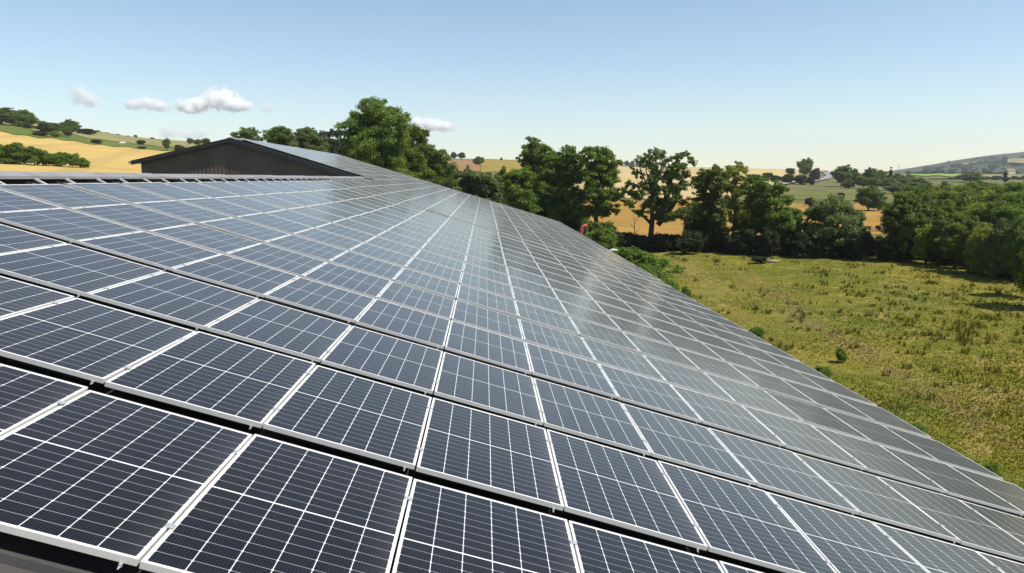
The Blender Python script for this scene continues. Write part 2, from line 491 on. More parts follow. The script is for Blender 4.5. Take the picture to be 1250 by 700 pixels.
def patch(name, label, cat, bounds, mat, lift=.05):
    """field draped on the ground: bounds = [(photo column, near distance, far distance)]"""
    xs = np.array([b[0] for b in bounds], float); n0 = np.array([b[1] for b in bounds], float); n1 = np.array([b[2] for b in bounds], float)
    nx = max(6, int((xs[-1]-xs[0])/4)); nyy = 26
    V = []
    for x in np.linspace(xs[0], xs[-1], nx):
        a, b = np.interp(x, xs, n0), np.interp(x, xs, n1)
        wob = 1+.012*math.sin(x*.21)+.01*math.sin(x*.083+1)
        for t in np.linspace(0, 1, nyy):
            d = a*wob*(b/a)**t
            p = on_ground(x, d)
            V.append((p[0], p[1], p[2]+lift*max(1, d/100)))
    F = [(i*nyy+j, (i+1)*nyy+j, (i+1)*nyy+j+1, i*nyy+j+1) for i in range(nx-1) for j in range(nyy-1)]
    me = bpy.data.meshes.new(name); me.from_pydata(V, [], F)
    me.polygons.foreach_set('use_smooth', [True]*len(F)); me.materials.append(mat)
    o = link(name, me)
    return tag(o, label, cat, kind='structure')

WHEAT = field_mat('ripe wheat', (0.426, 0.295, 0.086), (0.492, 0.353, 0.123), (0.361, 0.238, 0.066), .03, (.9, .35, 22, .35))
OCHRE = field_mat('dry ochre stubble', (0.27, 0.155, 0.032), (0.34, 0.205, 0.05), (0.2, 0.115, 0.026), .04, (.3, .9, 9, .3))
STRAW = field_mat('pale straw', (0.418, 0.317, 0.144), (0.461, 0.360, 0.180), (0.346, 0.259, 0.108), .02, (.8, .5, 24, .25))
GREEN = field_mat('green crop', (0.085, 0.12, 0.017), (0.11, 0.145, 0.024), (0.065, 0.085, 0.016), .03)
OLIVE = field_mat('olive pasture', (.2, .19, .07), (.27, .24, .10), (.1, .11, .03), .02)
PINK = field_mat('ploughed pinkish soil', (0.24, 0.135, 0.065), (0.27, 0.16, 0.08), (0.21, 0.125, 0.045), .02)
GOLDOLIVE = field_mat('olive gold pasture', (0.23, 0.175, 0.03), (0.27, 0.2, 0.045), (0.15, 0.13, 0.025), .03)
MEADOW = field_mat('olive green meadow', (.10, .115, .026), (.14, .14, .04), (.07, .085, .02), .02)
BRIGHT = field_mat('bright green meadow', (.17, .27, .035), (.2, .3, .05), None, .01)
ROADM = field_mat('pale asphalt', (0.216, 0.210, 0.198), (0.252, 0.246, 0.234), None, .2)

patch('wheat_field', 'golden wheat field on the left hillside', 'field', [(-300, 125, 400), (0, 125, 400), (330, 140, 400)], WHEAT)
patch('green_field', 'narrow green crop strip above the wheat', 'field', [(-200, 405, 462), (0, 405, 462), (205, 402, 442), (262, 402, 425)], GREEN)
patch('pasture', 'dry olive pasture on the left skyline', 'field', [(-200, 464, 610), (160, 464, 600), (330, 430, 600)], OLIVE, .04)
patch('straw_field', 'pale straw field on the left horizon', 'field', [(165, 610, 900), (330, 602, 900)], STRAW, .06)
patch('ploughed_field', 'pinkish ploughed field on the hill between trees', 'field', [(525, 430, 720), (586, 430, 720)], PINK)
patch('hill_pasture', 'olive gold pasture beside the ploughed field', 'field', [(587, 420, 720), (668, 420, 720)], GOLDOLIVE)
patch('stubble_field', 'ochre stubble field behind the tree row', 'field', [(640, 122, 250), (985, 118, 250)], OCHRE)
patch('barley_field', 'pale golden field rising to the skyline', 'field', [(700, 256, 900), (880, 256, 700), (925, 340, 700), (975, 520, 800)], STRAW)
patch('hay_field', 'ochre hay field behind the rounded willow', 'field', [(985, 140, 258), (1120, 140, 250)], OCHRE)
patch('meadow_strip', 'green meadow strip beyond the ochre field', 'field', [(900, 275, 350), (1060, 275, 340)], MEADOW)
patch('lush_field', 'bright green field below the far hill', 'field', [(1112, 950, 1280), (1172, 950, 1300)], BRIGHT, .1)
patch('dry_field', 'pale dry strip below the far hill', 'field', [(1195, 950, 1150), (1290, 950, 1150)], OLIVE, .1)
patch('hill_field', 'pale sloping field on the far hill', 'field', [(1228, 2050, 2420), (1330, 2050, 2500)], OLIVE, .25)
patch('rock_patch', 'bare whitish patch on the far hill', 'field', [(1182, 2280, 2370), (1190, 2300, 2400)], STRAW, .25)

def road():
    pts = [(880, 330), (930, 372), (962, 430), (990, 510), (1008, 590), (1013, 660), (1005, 740), (990, 800)]
    P = [on_ground(x, d) for x, d in pts]
    fine = []
    for i in range(len(P)-1):
        for t in np.linspace(0, 1, 14, endpoint=False):
            q = P[i]*(1-t)+P[i+1]*t; fine.append(q)
    V, F = [], []
    for i, q in enumerate(fine):
        dn = fine[min(i+2, len(fine)-1)]-fine[max(i-2, 0)]
        nrm = np.array([dn[1], -dn[0], 0]); nrm /= np.linalg.norm(nrm)
        for s in (-2.6, -1., 1., 2.6):
            p = q+nrm*s
            V.append((p[0], p[1], ground(p[0], p[1])+.75))
    for i in range(len(fine)-1):
        for k in range(3):
            F.append((i*4+k, i*4+k+1, (i+1)*4+k+1, (i+1)*4+k))
    me = bpy.data.meshes.new('road'); me.from_pydata(V, [], F); me.materials.append(ROADM)
    tag(link('road', me), 'pale country road curving over the far rise', 'road', kind='structure')
road()

# ------------------------------------------------------------------ barns
S = rad(16.89362944); CS, SN = math.cos(S), math.sin(S)
PW, PL = 1.154, 1.99350               # panel pitch down the slope and along the roof
PWID, PLEN = 1.140, 1.776
def roof_pt(u, y, h=0.0):
    """u metres down the slope, y along the building, h above the panel plane"""
    return (u*CS+h*SN, y, -u*SN+h*CS)
U_RIDGE, U_EAVE = -5*PW, 9*PW
ROOFH = -.17                          # roof sheet under the panel plane
Y0, YG, Y1 = -.42, 46.3, 82.6          # near end, gable of the bigger barn, far end
UR2 = -13.1*PW                         # ridge of the bigger barn

def sheet_roof(mb, u0, u1, y0, y1, thick=.06, rib=True, left=None):
    p = [roof_pt(u0, y0, ROOFH-thick), roof_pt(u1, y0, ROOFH-thick), roof_pt(u1, y1, ROOFH-thick), roof_pt(u0, y1, ROOFH-thick),
         roof_pt(u0, y0, ROOFH), roof_pt(u1, y0, ROOFH), roof_pt(u1, y1, ROOFH), roof_pt(u0, y1, ROOFH)]
    mb.hexa(p)
    if rib:
        y = y0+.1
        while y < y1-.1:
            a = ROOFH+.001; b = ROOFH+.04
            mb.hexa([roof_pt(u0, y-.03, a), roof_pt(u1, y-.03, a), roof_pt(u1, y+.03, a), roof_pt(u0, y+.03, a),
                     roof_pt(u0, y-.018, b), roof_pt(u1, y-.018, b), roof_pt(u1, y+.018, b), roof_pt(u0, y+.018, b)])
            y += .33

def other_slope(mb, x0, z0, x1, z1, y0, y1, t=.08):
    """roof slope on the far side of a ridge, from the ridge (x0,z0) to the eave (x1,z1)"""
    mb.hexa([(x1, y0, z1-t), (x0, y0, z0-t), (x0, y1, z0-t), (x1, y1, z1-t), (x1, y0, z1), (x0, y0, z0), (x0, y1, z0), (x1, y1, z1)])

def cladding(mb, xs, zbot, ztop, y, step=.25, depth=.035):
    """box profile wall sheet facing -Y: xs range, ztop(x) the raked top"""
    x = xs[0]; V, F = [], []
    prof = []
    while x < xs[1]:
        for dx, dy in ((0, 0), (.10, 0), (.125, -depth), (.225, -depth)):
            if x+dx <= xs[1]: prof.append((x+dx, y+dy))
        x += step
    prof.append((xs[1], y))
    b = len(mb.v)
    for px_, py_ in prof:
        mb.v.append((px_, py_, zbot)); mb.v.append((px_, py_, ztop(px_)))
    for i in range(len(prof)-1):
        mb.f.append((b+2*i, b+2*i+2, b+2*i+3, b+2*i+1)); mb.m.append(0)

# near barn ---------------------------------------------------------
barn = empty('barn', (0, 20, G0))
tag(barn, 'long low barn in front whose roof carries the solar panels, with grey ridge cap', 'barn')
def under(o, root):
    o.parent = root
    o.matrix_parent_inverse = Matrix.Translation(root.location).inverted()
    return o
rx, rz_ = roof_pt(U_RIDGE-.35, 0, ROOFH)[0], roof_pt(U_RIDGE-.35, 0, ROOFH)[2]
mb = MB(); sheet_roof(mb, U_RIDGE-.35, U_EAVE+.05, Y0, YG-.02)
under(mb.build('roof', M['roof']), barn)
mb = MB(); other_slope(mb, rx-.01, rz_, rx-13.5, rz_-13.5*.30, Y0, YG-.02)
under(mb.build('rear_roof', M['cap']), barn)
ex, ez = roof_pt(U_EAVE-.1, 0, ROOFH-.1)[0], roof_pt(U_EAVE-.1, 0, ROOFH-.1)[2]
mb = MB(); mb.box((ex-.35, Y0+.3, G0-.3), (ex-.2, YG-.1, ez-.06)); mb.box((rx-13.0, Y0+.3, G0-.3), (rx-12.85, YG-.1, rz_-13.2*.3))
under(mb.build('side_wall', M['wall']), barn)
mb = MB()
mb.add([(ex-.3, Y0+.25, G0-.3), (ex-.3, Y0+.25, ez-.08), (rx, Y0+.25, rz_-.1), (rx-12.9, Y0+.25, rz_-12.9*.3-.1), (rx-12.9, Y0+.25, G0-.3)], [(0, 1, 2, 3, 4)])
under(mb.build('gable_wall', M['wall']), barn)
# ridge cap: two weathered leaves standing over the gap, made of lapped lengths
mb = MB()
apex = (rx-.14, 1.885); low = (rx+.19, 1.805); back = (rx-.62, 1.77)
y = Y0-.1; k = 0
while y < YG-.1:
    e = min(y+2.55, YG-.06); j = .006*(k % 2); t = .022
    wob = random.uniform(-.006, .006)
    for (p, q) in ((apex, low), (back, apex)):
        mb.hexa([(p[0], y, p[1]+j+wob-t), (q[0], y, q[1]+j+wob-t), (q[0], e, q[1]+j-t), (p[0], e, p[1]+j-t),
                 (p[0], y, p[1]+j+wob), (q[0], y, q[1]+j+wob), (q[0], e, q[1]+j), (p[0], e, p[1]+j)])
    y += 2.5; k += 1
mb.box((rx-.5, Y0-.1, rz_-.15), (rx-.46, YG-.06, 1.76))
# turned-down lip of the cap
mb.box((low[0]-.004, Y0-.1, low[1]-.045), (low[0]+.014, YG-.06, low[1]-.004))
under(mb.build('ridge_cap', M['cap']), barn)
mb = MB(); mb.box((low[0]-.02, YG-2.6, low[1]-.02), (low[0]+.12, YG+.5, low[1]+.05))
under(mb.build('flashing', M['gutter']), barn)
# mounting rails running up to the ridge, two under each row of panels
for r in range(0, 23):
    for fy in (.35, PLEN-.35):
        yy = r*PL+fy
        if yy > YG-.2: continue
        mb = MB()
        a, b = U_RIDGE-.33, U_EAVE
        mb.hexa([roof_pt(a, yy-.03, ROOFH+.045), roof_pt(b, yy-.03, ROOFH+.045), roof_pt(b, yy+.03, ROOFH+.045), roof_pt(a, yy+.03, ROOFH+.045),
                 roof_pt(a, yy-.03, -.042), roof_pt(b, yy-.03, -.042), roof_pt(b, yy+.03, -.042), roof_pt(a, yy+.03, -.042)])
        under(mb.build('mounting_rail', M['rail']), barn)
        mb = MB(); a, b = U_RIDGE-.26, U_RIDGE-.004
        mb.hexa([roof_pt(a, yy-.03, .02), roof_pt(b, yy-.03, -.03), roof_pt(b, yy+.03, -.03), roof_pt(a, yy+.03, .02),
                 roof_pt(a, yy-.03, .05), roof_pt(b, yy-.03, -.002), roof_pt(b, yy+.03, -.002), roof_pt(a, yy+.03, .05)])
        under(mb.build('bracket', M['rail']), barn)
# rake flashing along the near end of the roof and gutter along the eave
mb = MB()
mb.hexa([roof_pt(U_RIDGE-.3, Y0-.05, ROOFH-.12), roof_pt(U_EAVE, Y0-.05, ROOFH-.12), roof_pt(U_EAVE, Y0+.10, ROOFH-.12), roof_pt(U_RIDGE-.3, Y0+.10, ROOFH-.12),
         roof_pt(U_RIDGE-.3, Y0-.05, ROOFH+.05), roof_pt(U_EAVE, Y0-.05, ROOFH+.05), roof_pt(U_EAVE, Y0+.10, ROOFH+.05), roof_pt(U_RIDGE-.3, Y0+.10, ROOFH+.05)])
under(mb.build('rake_flashing', M['cream']), barn)
mb = MB()
gx, gz = roof_pt(U_EAVE+.02, 0, ROOFH-.05)[0], roof_pt(U_EAVE+.02, 0, ROOFH-.05)[2]
for (x0, z0, x1, z1) in ((gx, gz-.16, gx+.006, gz), (gx, gz-.16, gx+.14, gz-.154), (gx+.134, gz-.153, gx+.14, gz-.02)):
    mb.box((x0, Y0, z0), (x1, Y1-.2, z1))
under(mb.build('gutter', M['gutter']), barn)

# bigger barn behind -------------------------------------------------
barn2 = empty('barn', (-10, 64, G0))
tag(barn2, 'taller barn behind with dark brown corrugated gable above the grey ridge cap', 'barn')
x2, z2 = roof_pt(UR2, 0, ROOFH)[0], roof_pt(UR2, 0, ROOFH)[2]
LX, LZ = -20.62, 2.88                  # left eave of the gable
mb = MB(); sheet_roof(mb, UR2, U_EAVE+.05, YG, Y1)
under(mb.build('roof', M['roof']), barn2)
mb = MB(); other_slope(mb, x2-.01, z2, LX, LZ, YG, Y1)
under(mb.build('rear_roof', M['roof']), barn2)
def gz_top(x):
    if x > x2: return z2-(x-x2)*math.tan(S)-.10
    return z2+(x-x2)*(z2-LZ)/(x2-LX)-.10
mb = MB(); cladding(mb, (LX+.3, rx+.6), -3.0, gz_top, YG+.28)
under(mb.build('gable_wall', M['wall']), barn2)
mb = MB(); mb.box((LX+.3, YG+.32, G0-.3), (LX+.42, Y1-.3, LZ-.05)); mb.box((ex-.35, YG+.1, G0-.3), (ex-.2, Y1-.3, ez-.06))
mb.add([(LX+.3, Y1-.3, G0-.3), (ex-.2, Y1-.3, G0-.3), (ex-.2, Y1-.3, ez-.1), (x2, Y1-.3, z2-.1), (LX+.3, Y1-.3, LZ-.1)], [(0, 1, 2, 3, 4)])
mb.add([(LX+.3, YG+.36, G0-.3), (ex-.2, YG+.36, G0-.3), (ex-.2, YG+.36, ez-.1), (x2, YG+.36, z2-.16), (LX+.3, YG+.36, LZ-.16)], [(4, 3, 2, 1, 0)])
under(mb.build('wall', M['wall']), barn2)
# dark verge trim following the gable
mb = MB()
def beam(p, q, h, y0, y1):
    mb.hexa([(p[0], y0, p[1]-h), (q[0], y0, q[1]-h), (q[0], y1, q[1]-h), (p[0], y1, p[1]-h),
             (p[0], y0, p[1]), (q[0], y0, q[1]), (q[0], y1, q[1]), (p[0], y1, p[1])])
tx = -5.72
beam((x2, z2+.10), (tx, z2+.10-(tx-x2)*math.tan(S)), .30, YG-.12, YG+.06)
beam((LX-.15, LZ+.02), (x2, z2+.10), .26, YG-.121, YG+.059)
under(mb.build('verge_trim', M['trim']), barn2)
mb = MB(); mb.box((LX-.32, YG-.1, LZ-.16), (LX-.12, Y1, LZ-.03))
under(mb.build('gutter', M['gutter']), barn2)
mb = MB()
beam((x2-.25, z2+.06), (x2, z2+.15), .04, YG-.05, Y1); beam((x2, z2+.15), (x2+.3, z2+.05), .04, YG-.05, Y1)
under(mb.build('ridge_cap', M['cap']), barn2)

# ------------------------------------------------------------------ solar panels
def frame_mesh():
    mb = MB(); w, l, t, h = PWID/2, PLEN/2, .010, .036
    mb.box((-w, -l, -h), (-w+t, l, 0)); mb.box((w-t, -l, -h), (w, l, 0))
    mb.box((-w+t, -l, -h), (w-t, -l+t, 0)); mb.box((-w+t, l-t, -h), (w-t, l, 0))
    me = mb.mesh('frame', M['frame'])
    return me
def glass_quads():
    w, l, t = PWID/2-.010, PLEN/2-.010, .0025
    top = [(-w, -l, -t), (w, -l, -t), (w, l, -t), (-w, l, -t)]
    uv = [(0, 0), (2*w, 0), (2*w, 2*l), (0, 2*l)]
    bot = [(-w, l, -t-.005), (w, l, -t-.005), (w, -l, -t-.005), (-w, -l, -t-.005)]
    return np.array([top, bot]), np.array([uv, [(0.001, .001)]*4])
FRAME = frame_mesh()
gq, guv = glass_quads()
GLASS = quads_mesh('cell_glass', gq, M['cells'], guv)
mb = MB(); mb.box((-.024, -.022, 0.0005), (.024, .022, .0045)); mb.tube([(0, 0, .004), (0, 0, .0095)], [.008, .0075], 8)
CLAMP = mb.mesh('clamp', M['clamp'])
mb = MB(); mb.box((-.008, -.012, -.054), (.008, .0, -.037)); mb.box((-.004, -.03, -.056), (.004, -.012, -.05))
CLIP = mb.mesh('cable_clip', M['clamp'])

ROWH = {0: 0.0, 1: .004, 2: 0.0, 3: .014, 4: .004, 5: .01, 6: .012}
panels = []
prng = random.Random(3)
for r in range(0, 41):
    h = ROWH.get(r, prng.uniform(-.008, .012)) + (.035 if r >= 16 else 0)
    y = r*PL+PLEN/2
    c0 = -5 if y+PLEN/2 < YG+.1 else -13
    if -5 > c0 and y-PLEN/2 < YG: c0 = -13 if y-PLEN/2 > YG-.2 else -5
    for c in range(c0, 9):
        x_, y_, z_ = roof_pt((c+.5)*PW, y, h)
        panels.append(dict(r=r, c=c, loc=(x_, y_, z_), rot=(prng.gauss(0, rad(.2)), S+prng.gauss(0, rad(.16)), prng.gauss(0, rad(.04)))))
def clip_area(P):
    """photo-pixel area of a panel inside the frame"""
    q = [(np.array(p)-CAM) for p in P]
    q = [(p@rt, p@upv, p@fw) for p in q]
    def cl(poly, f):
        o = []
        for i in range(len(poly)):
            a, b = np.array(poly[i]), np.array(poly[(i+1) % len(poly)])
            fa, fb = f(a), f(b)
            if fa >= 0: o.append(a)
            if fa*fb < 0: o.append(a+(b-a)*fa/(fa-fb))
        return o
    kx, ky = W0/2/FPX, H0/2/FPX
    for f in (lambda p: p[2]-.05, lambda p: kx*p[2]-p[0], lambda p: kx*p[2]+p[0], lambda p: ky*p[2]-p[1], lambda p: ky*p[2]+p[1]):
        q = cl(q, f)
        if len(q) < 3: return 0
    s = [(p[0]/p[2]*FPX, p[1]/p[2]*FPX) for p in q]
    return abs(sum(s[i][0]*s[(i+1) % len(s)][1]-s[(i+1) % len(s)][0]*s[i][1] for i in range(len(s))))/2
for p in panels:
    u0, y0 = p['c']*PW, p['r']*PL
    p['a'] = clip_area([roof_pt(u0, y0), roof_pt(u0+PWID, y0), roof_pt(u0+PWID, y0+PLEN), roof_pt(u0, y0+PLEN)])
panels.sort(key=lambda p: -p['a'])
ORD = ['', 'first', 'second', 'third', 'fourth', 'fifth', 'sixth', 'seventh', 'eighth', 'ninth', 'tenth', 'eleventh', 'twelfth', 'thirteenth',
       'fourteenth', 'fifteenth', 'sixteenth', 'seventeenth', 'eighteenth', 'nineteenth']
TENS = {20: 'twent', 30: 'thirt', 40: 'fort'}
def ordinal(n):
    if n < 20: return ORD[n]
    t, k = n//10*10, n % 10
    return TENS[t]+'ieth' if k == 0 else TENS[t]+'y-'+ORD[k]
MAXP = 300
for i, p in enumerate(panels[:MAXP]):
    root = empty('solar_panel', p['loc'])
    root.rotation_euler = p['rot']
    r, c = p['r'], p['c']
    if c <= 1: where = f'{ordinal(c+6)} panel down from the ridge' if r < 23 else f'{ordinal(c+14)} panel down from the high ridge'
    else: where = f'{ordinal(9-c)} panel up from the eave'
    rown = 'front row' if r == 0 else f'{ordinal(r+1)} row from the front'
    tag(root, f'framed solar panel in the {rown}, {where}', 'solar panel', 'solar panels on the barn roof')
    link('frame', FRAME, root)
    link('cell_glass', GLASS, root)
    if r < 7 and c < 8:
        for fy in (-PLEN/2+.35, PLEN/2-.35):
            k = link('clamp', CLAMP, root); k.location = (PW/2, fy, 0)
    if r < 4:
        k = link('cable_clip', CLIP, root); k.location = (PWID/2-.07, -PLEN/2, 0)
# the rest of the array: one object
V, F, MI, UV = [], [], [], []
fv = np.array([v.co[:] for v in FRAME.vertices]); ff = [tuple(f.vertices) for f in FRAME.polygons]
from mathutils import Euler
for p in panels[MAXP:]:
    R = np.array(Euler(p['rot']).to_matrix()); T = np.array(p['loc'])
    b = len(V)
    V += (fv@R.T+T).tolist()
    for f in ff: F.append(tuple(i+b for i in f)); MI.append(0); UV += [(0, 0)]*len(f)
    b = len(V)
    V += (gq[0]@R.T+T).tolist(); F.append((b, b+1, b+2, b+3)); MI.append(1); UV += guv[0].tolist()
me = bpy.data.meshes.new('solar_panels'); me.from_pydata(V, [], F)
me.materials.append(M['frame']); me.materials.append(M['cells'])
me.polygons.foreach_set('material_index', MI)
l = me.uv_layers.new(name='UVMap'); l.data.foreach_set('uv', np.array(UV, np.float32).reshape(-1))
tag(link('solar_panel_array', me), 'distant rows of grey glinting solar panels covering the far roof', 'solar panels', kind='stuff')

# ------------------------------------------------------------------ trees
def clump_leaves(cl, size, dens, rg, squash=.8):
    """cl: list of (center, radius) -> (n,4,3) leaf quads spread through the clumps"""
    out = []
    for c, r in cl:
        n = max(20, int(dens*r*r))
        m = 11
        k = rg.normal(size=(m, 3)); k /= np.linalg.norm(k, axis=1)[:, None]
        k[:, 2] = k[:, 2]*.9+.12
        sub = k*(r*rg.uniform(.35, 1.0, m))[:, None]             # twig clusters inside the clump
        sr = r*rg.uniform(.26, .46, m)
        pick = rg.choice(m, n, p=sr**2/np.sum(sr**2))
        u = rg.normal(size=(n, 3)); u /= np.linalg.norm(u, axis=1)[:, None]
        rr = (rg.random(n)**.45)*(1+.15*rg.normal(size=n))
        pos = (sub[pick]+u*(rr*sr[pick])[:, None]*np.array([1.1, 1.1, .8]))*np.array([1, 1, squash])+np.asarray(c)
        nrm = u*.8+np.array([0, 0, .5])+rg.normal(size=(n, 3))*.75
        nrm /= np.linalg.norm(nrm, axis=1)[:, None]
        t = np.cross(nrm, rg.normal(size=(n, 3))); t /= np.linalg.norm(t, axis=1)[:, None]
        w = np.cross(nrm, t)
        s = size*(.55+.8*rg.random(n))[:, None]
        a, b = t*s, w*s*.62
        drp = np.array([0, 0, -1.])*s*.12
        out.append(np.stack([pos-a+drp, pos-b*.9, pos+a+drp, pos+b], 1))
    return np.concatenate(out)

def limbs(mb, base, top, cl, r0, rg, nmax=14):
    base, top = np.array(base, float), np.array(top, float)
    n = 7; pts = []
    off = np.zeros(3)
    for i in range(n):
        t = i/(n-1)
        if 0 < i: off = off+np.array([rg.normal()*.05, rg.normal()*.05, 0])*np.linalg.norm(top-base)*.18
        pts.append(base*(1-t)+top*t+off)
    rs = [r0*(1.35 if i == 0 else 1)*(1-.78*i/(n-1)) for i in range(n)]
    mb.tube(pts, rs, 8)
    H = np.linalg.norm(top-base)
    for k, (c, r) in enumerate(cl[:nmax]):
        c = np.asarray(c, float)
        t = np.clip((c[2]-base[2])/H*.62, .15, .92)
        i = int(t*(n-1)); f = t*(n-1)-i
        p = pts[i]*(1-f)+pts[min(i+1, n-1)]*f
        m = (p+c)/2+np.array([0, 0, .12*np.linalg.norm(c-p)])+rg.normal(size=3)*.08*np.linalg.norm(c-p)
        rr = r0*(1-.75*t)*.55
        mb.tube([p, m, c], [rr, rr*.6, rr*.22], 6, cap=False)

TREES = []
def tree_meshes(cl, base, top, r0, mat, size, dens, seed, bark='bark', squash=.8):
    rg = np.random.default_rng(seed)
    crown = quads_mesh('crown', clump_leaves(cl, size, dens, rg, squash), M[mat])
    mb = MB(); limbs(mb, base, top, cl, r0, rg)
    return crown, mb.mesh('trunk', M[bark], True)

def auto_clumps(h, w, trunk, n, rg, shape='round'):
    """clumps filling a crown of total height h, width w above a bare trunk"""
    cl = []
    hc = (h-trunk)/2
    for i in range(n):
        t = rg.random()
        for _ in range(30):
            q = rg.uniform(-1, 1, 3)
            if np.linalg.norm(q) < 1: break
        q = q/np.linalg.norm(q)*(.45+.5*rg.random())
        z = trunk+hc+q[2]*hc*.84
        ww = w/2
        tt = (z-trunk)/(h-trunk)
        if shape == 'cone': ww *= max(.12, 1-tt)*1.15
        elif shape == 'dome': ww *= math.sqrt(max(.05, 1-(tt*.95)**2))
        elif shape == 'column': ww *= .85
        r = ((.27 if shape == 'dome' else .2)+.14*rg.random())*min(w, h)*(.75 if shape == 'cone' else 1)
        k = max(0, ww-r*.75)
        cl.append((np.array([q[0]*k*1.05, q[1]*k*1.05, min(z, h-r*.75)]), r))
    cl.append((np.array([0, 0, h-.16*min(w, h)]), .17*min(w, h)))
    return cl

def place_tree(name, label, cat, pos, crown, trunk, scale=(1, 1, 1), rz=0.0, group=None):
    root = empty(name, pos, rz); root.scale = scale
    tag(root, label, cat, group)
    link('trunk', trunk, root); link('crown', crown, root)
    return root

# hero trees traced clump by clump (photo column, row, radius in photo pixels), each at its own distance
def hero(name, label, d, base_px, clumps, mat, seed, size=.13, dens=620, trunk_top=None, r0=.35, bark='bark', cat='tree', depth=.55, squash=.85, extra=None, fill=True):
    rg = np.random.default_rng(seed)
    B = on_ground(base_px, d)
    m = d/FPX*1.02
    cl = []
    xs = [c[0] for c in clumps]; half = (max(xs)-min(xs))/2*m+1.0
    dirv = np.array([B[0]-CAM[0], B[1]-CAM[1], 0]); dirv /= np.linalg.norm(dirv)
    for (x, y, r) in clumps:
        P = at_dist(x, y, d)-B
        off = rg.uniform(-1, 1)*half*depth*.45
        cl.append((P+dirv*off, r*m*1.08))
        if fill:
            P2 = P*np.array([.75, .75, .96])+dirv*(rg.choice([-1, 1])*half*depth*rg.uniform(.6, 1.1))
            cl.append((P2, r*m*1.2))
    top = at_dist(trunk_top[0], trunk_top[1], d)-B if trunk_top else np.array([0, 0, max(c[0][2] for c in cl)*.8])
    crown, trunk = tree_meshes(cl, (0, 0, -.3), top, r0, mat, size, dens, seed, bark, squash)
    if extra:
        mb = MB()
        for pts, rs in extra:
            mb.tube([at_dist(x, y, d)-B if y is not None else (0, 0, -.3) for x, y in pts], rs, 8)
        trunk2 = mb.mesh('trunk', M[bark], True)
    root = empty(name, B); tag(root, label, cat)
    link('trunk', trunk, root)
    if extra: link('trunk', trunk2, root)
    link('crown', crown, root)
    return root

hero('poplar_tree', 'tallest leafy tree rising behind the far roof, with rounded billowing crown', 106, 465,
     [(440,140,15),(455,130,14),(472,131,13),(486,145,14),(430,158,14),(450,158,19),(474,160,19),(490,168,12),(435,180,17),(458,185,21),(482,188,18),(440,205,20),(465,210,22),(488,212,18),(424,170,8),(421,152,6),(448,235,22),(475,240,22)],
     'poplar', 11, r0=.5)
hero('poplar_tree', 'leafy tree leaning against the right side of the tallest tree', 110, 507,
     [(505,161,12),(514,163,9),(500,178,14),(515,180,10),(497,195,14),(508,200,14),(500,220,16),(515,218,13),(505,240,18)],
     'poplar', 12, r0=.3)
hero('broadleaf_tree', 'dark round tree between the tallest tree and the light green thicket', 112, 530,
     [(520,184,12),(533,190,12),(528,205,14),(543,208,12),(520,218,14),(536,224,14),(548,222,9),(530,240,16),(548,240,12)],
     'oak', 13, r0=.3)
hero('broadleaf_tree', 'pale green round thicket tree just past the roof corner', 98, 582,
     [(570,220,13),(585,217,13),(598,224,12),(560,232,11),(577,236,14),(594,240,13),(606,236,9),(585,252,15),(603,256,12),(565,250,14)],
     'willow', 14, r0=.25, size=.18)
hero('broadleaf_tree', 'globe shaped mid green tree left of the wide dark trees', 104, 637,
     [(637,213,12),(626,221,11),(648,222,11),(622,235,11),(638,236,15),(654,238,10),(628,252,14),(648,254,13),(638,270,14)],
     'bushy', 15, r0=.3)
hero('poplar_tree', 'upright tree with bright rounded top behind the globe shaped tree', 118, 654,
     [(650,176,9),(641,183,8),(661,182,10),(670,190,8),(648,192,12),(662,197,12),(637,198,7),(655,210,14),(668,212,10),(650,228,14),(664,230,13)],
     'poplar', 16, r0=.3)
hero('oak_tree', 'broad dark oak standing left of the pink pole', 104, 690,
     [(683,190,10),(695,185,9),(676,200,11),(692,202,13),(706,196,10),(672,217,12),(688,220,15),(704,216,12),(676,236,13),(695,240,15),(668,250,10),(684,258,13),(700,262,12),(672,272,10),(708,240,10)],
     'oak', 17, r0=.4)
hero('oak_tree', 'broad sunlit oak whose right edge meets the golden field', 101, 728,
     [(717,187,9),(730,184,10),(742,187,9),(722,200,12),(738,202,13),(751,199,8),(716,216,12),(732,220,15),(748,216,10),(722,238,13),(740,240,13),(756,236,9),(728,256,11),(746,258,10),(712,258,9)],
     'poplar', 18, r0=.4)
hero('oak_tree', 'gaunt open oak with dark ivy covered stems and sky showing through', 100, 797,
     [(790,190,6),(800,186,6),(810,188,5),(781,196,6),(796,199,7),(816,196,5),(830,189,6),(838,187,5),(842,197,6),(832,201,6),(776,212,5),(800,214,7),(820,212,7),(838,214,6),(786,228,8),(805,232,7),(825,230,8),(774,238,8),(768,226,6),(790,250,8),(780,258,7),(815,250,9),(832,245,8),(845,226,6),(765,246,6),(812,265,9),(828,264,9),(843,256,8),(772,205,4),(848,200,4),(797,215,5),(798,228,6),(798,242,6),(798,256,6),(813,245,6),(817,230,6),(820,216,6),(825,203,5),(829,240,6),(833,226,6),(835,212,5),(798,204,5)],
     'oak', 19, size=.12, dens=640, trunk_top=(799,186), r0=.42, depth=.5,
     extra=[([(799,268),(812,250),(817,225),(821,205),(830,190)],[.45,.42,.36,.28,.1]), ([(803,275),(822,250),(832,225),(836,205)],[.36,.3,.26,.1]), ([(797,275),(783,262),(772,258)],[.3,.2,.08]), ([(805,272),(820,262),(832,266)],[.28,.2,.08])])
hero('alder_tree', 'slender green tree right beside the gaunt open oak', 101, 866,
     [(860,212,8),(872,209,8),(880,217,8),(852,222,8),(866,226,10),(880,230,9),(855,240,9),(870,243,10),(884,246,8),(860,258,9),(876,262,9),(850,262,8)],
     'oak', 20, r0=.22, dens=620)
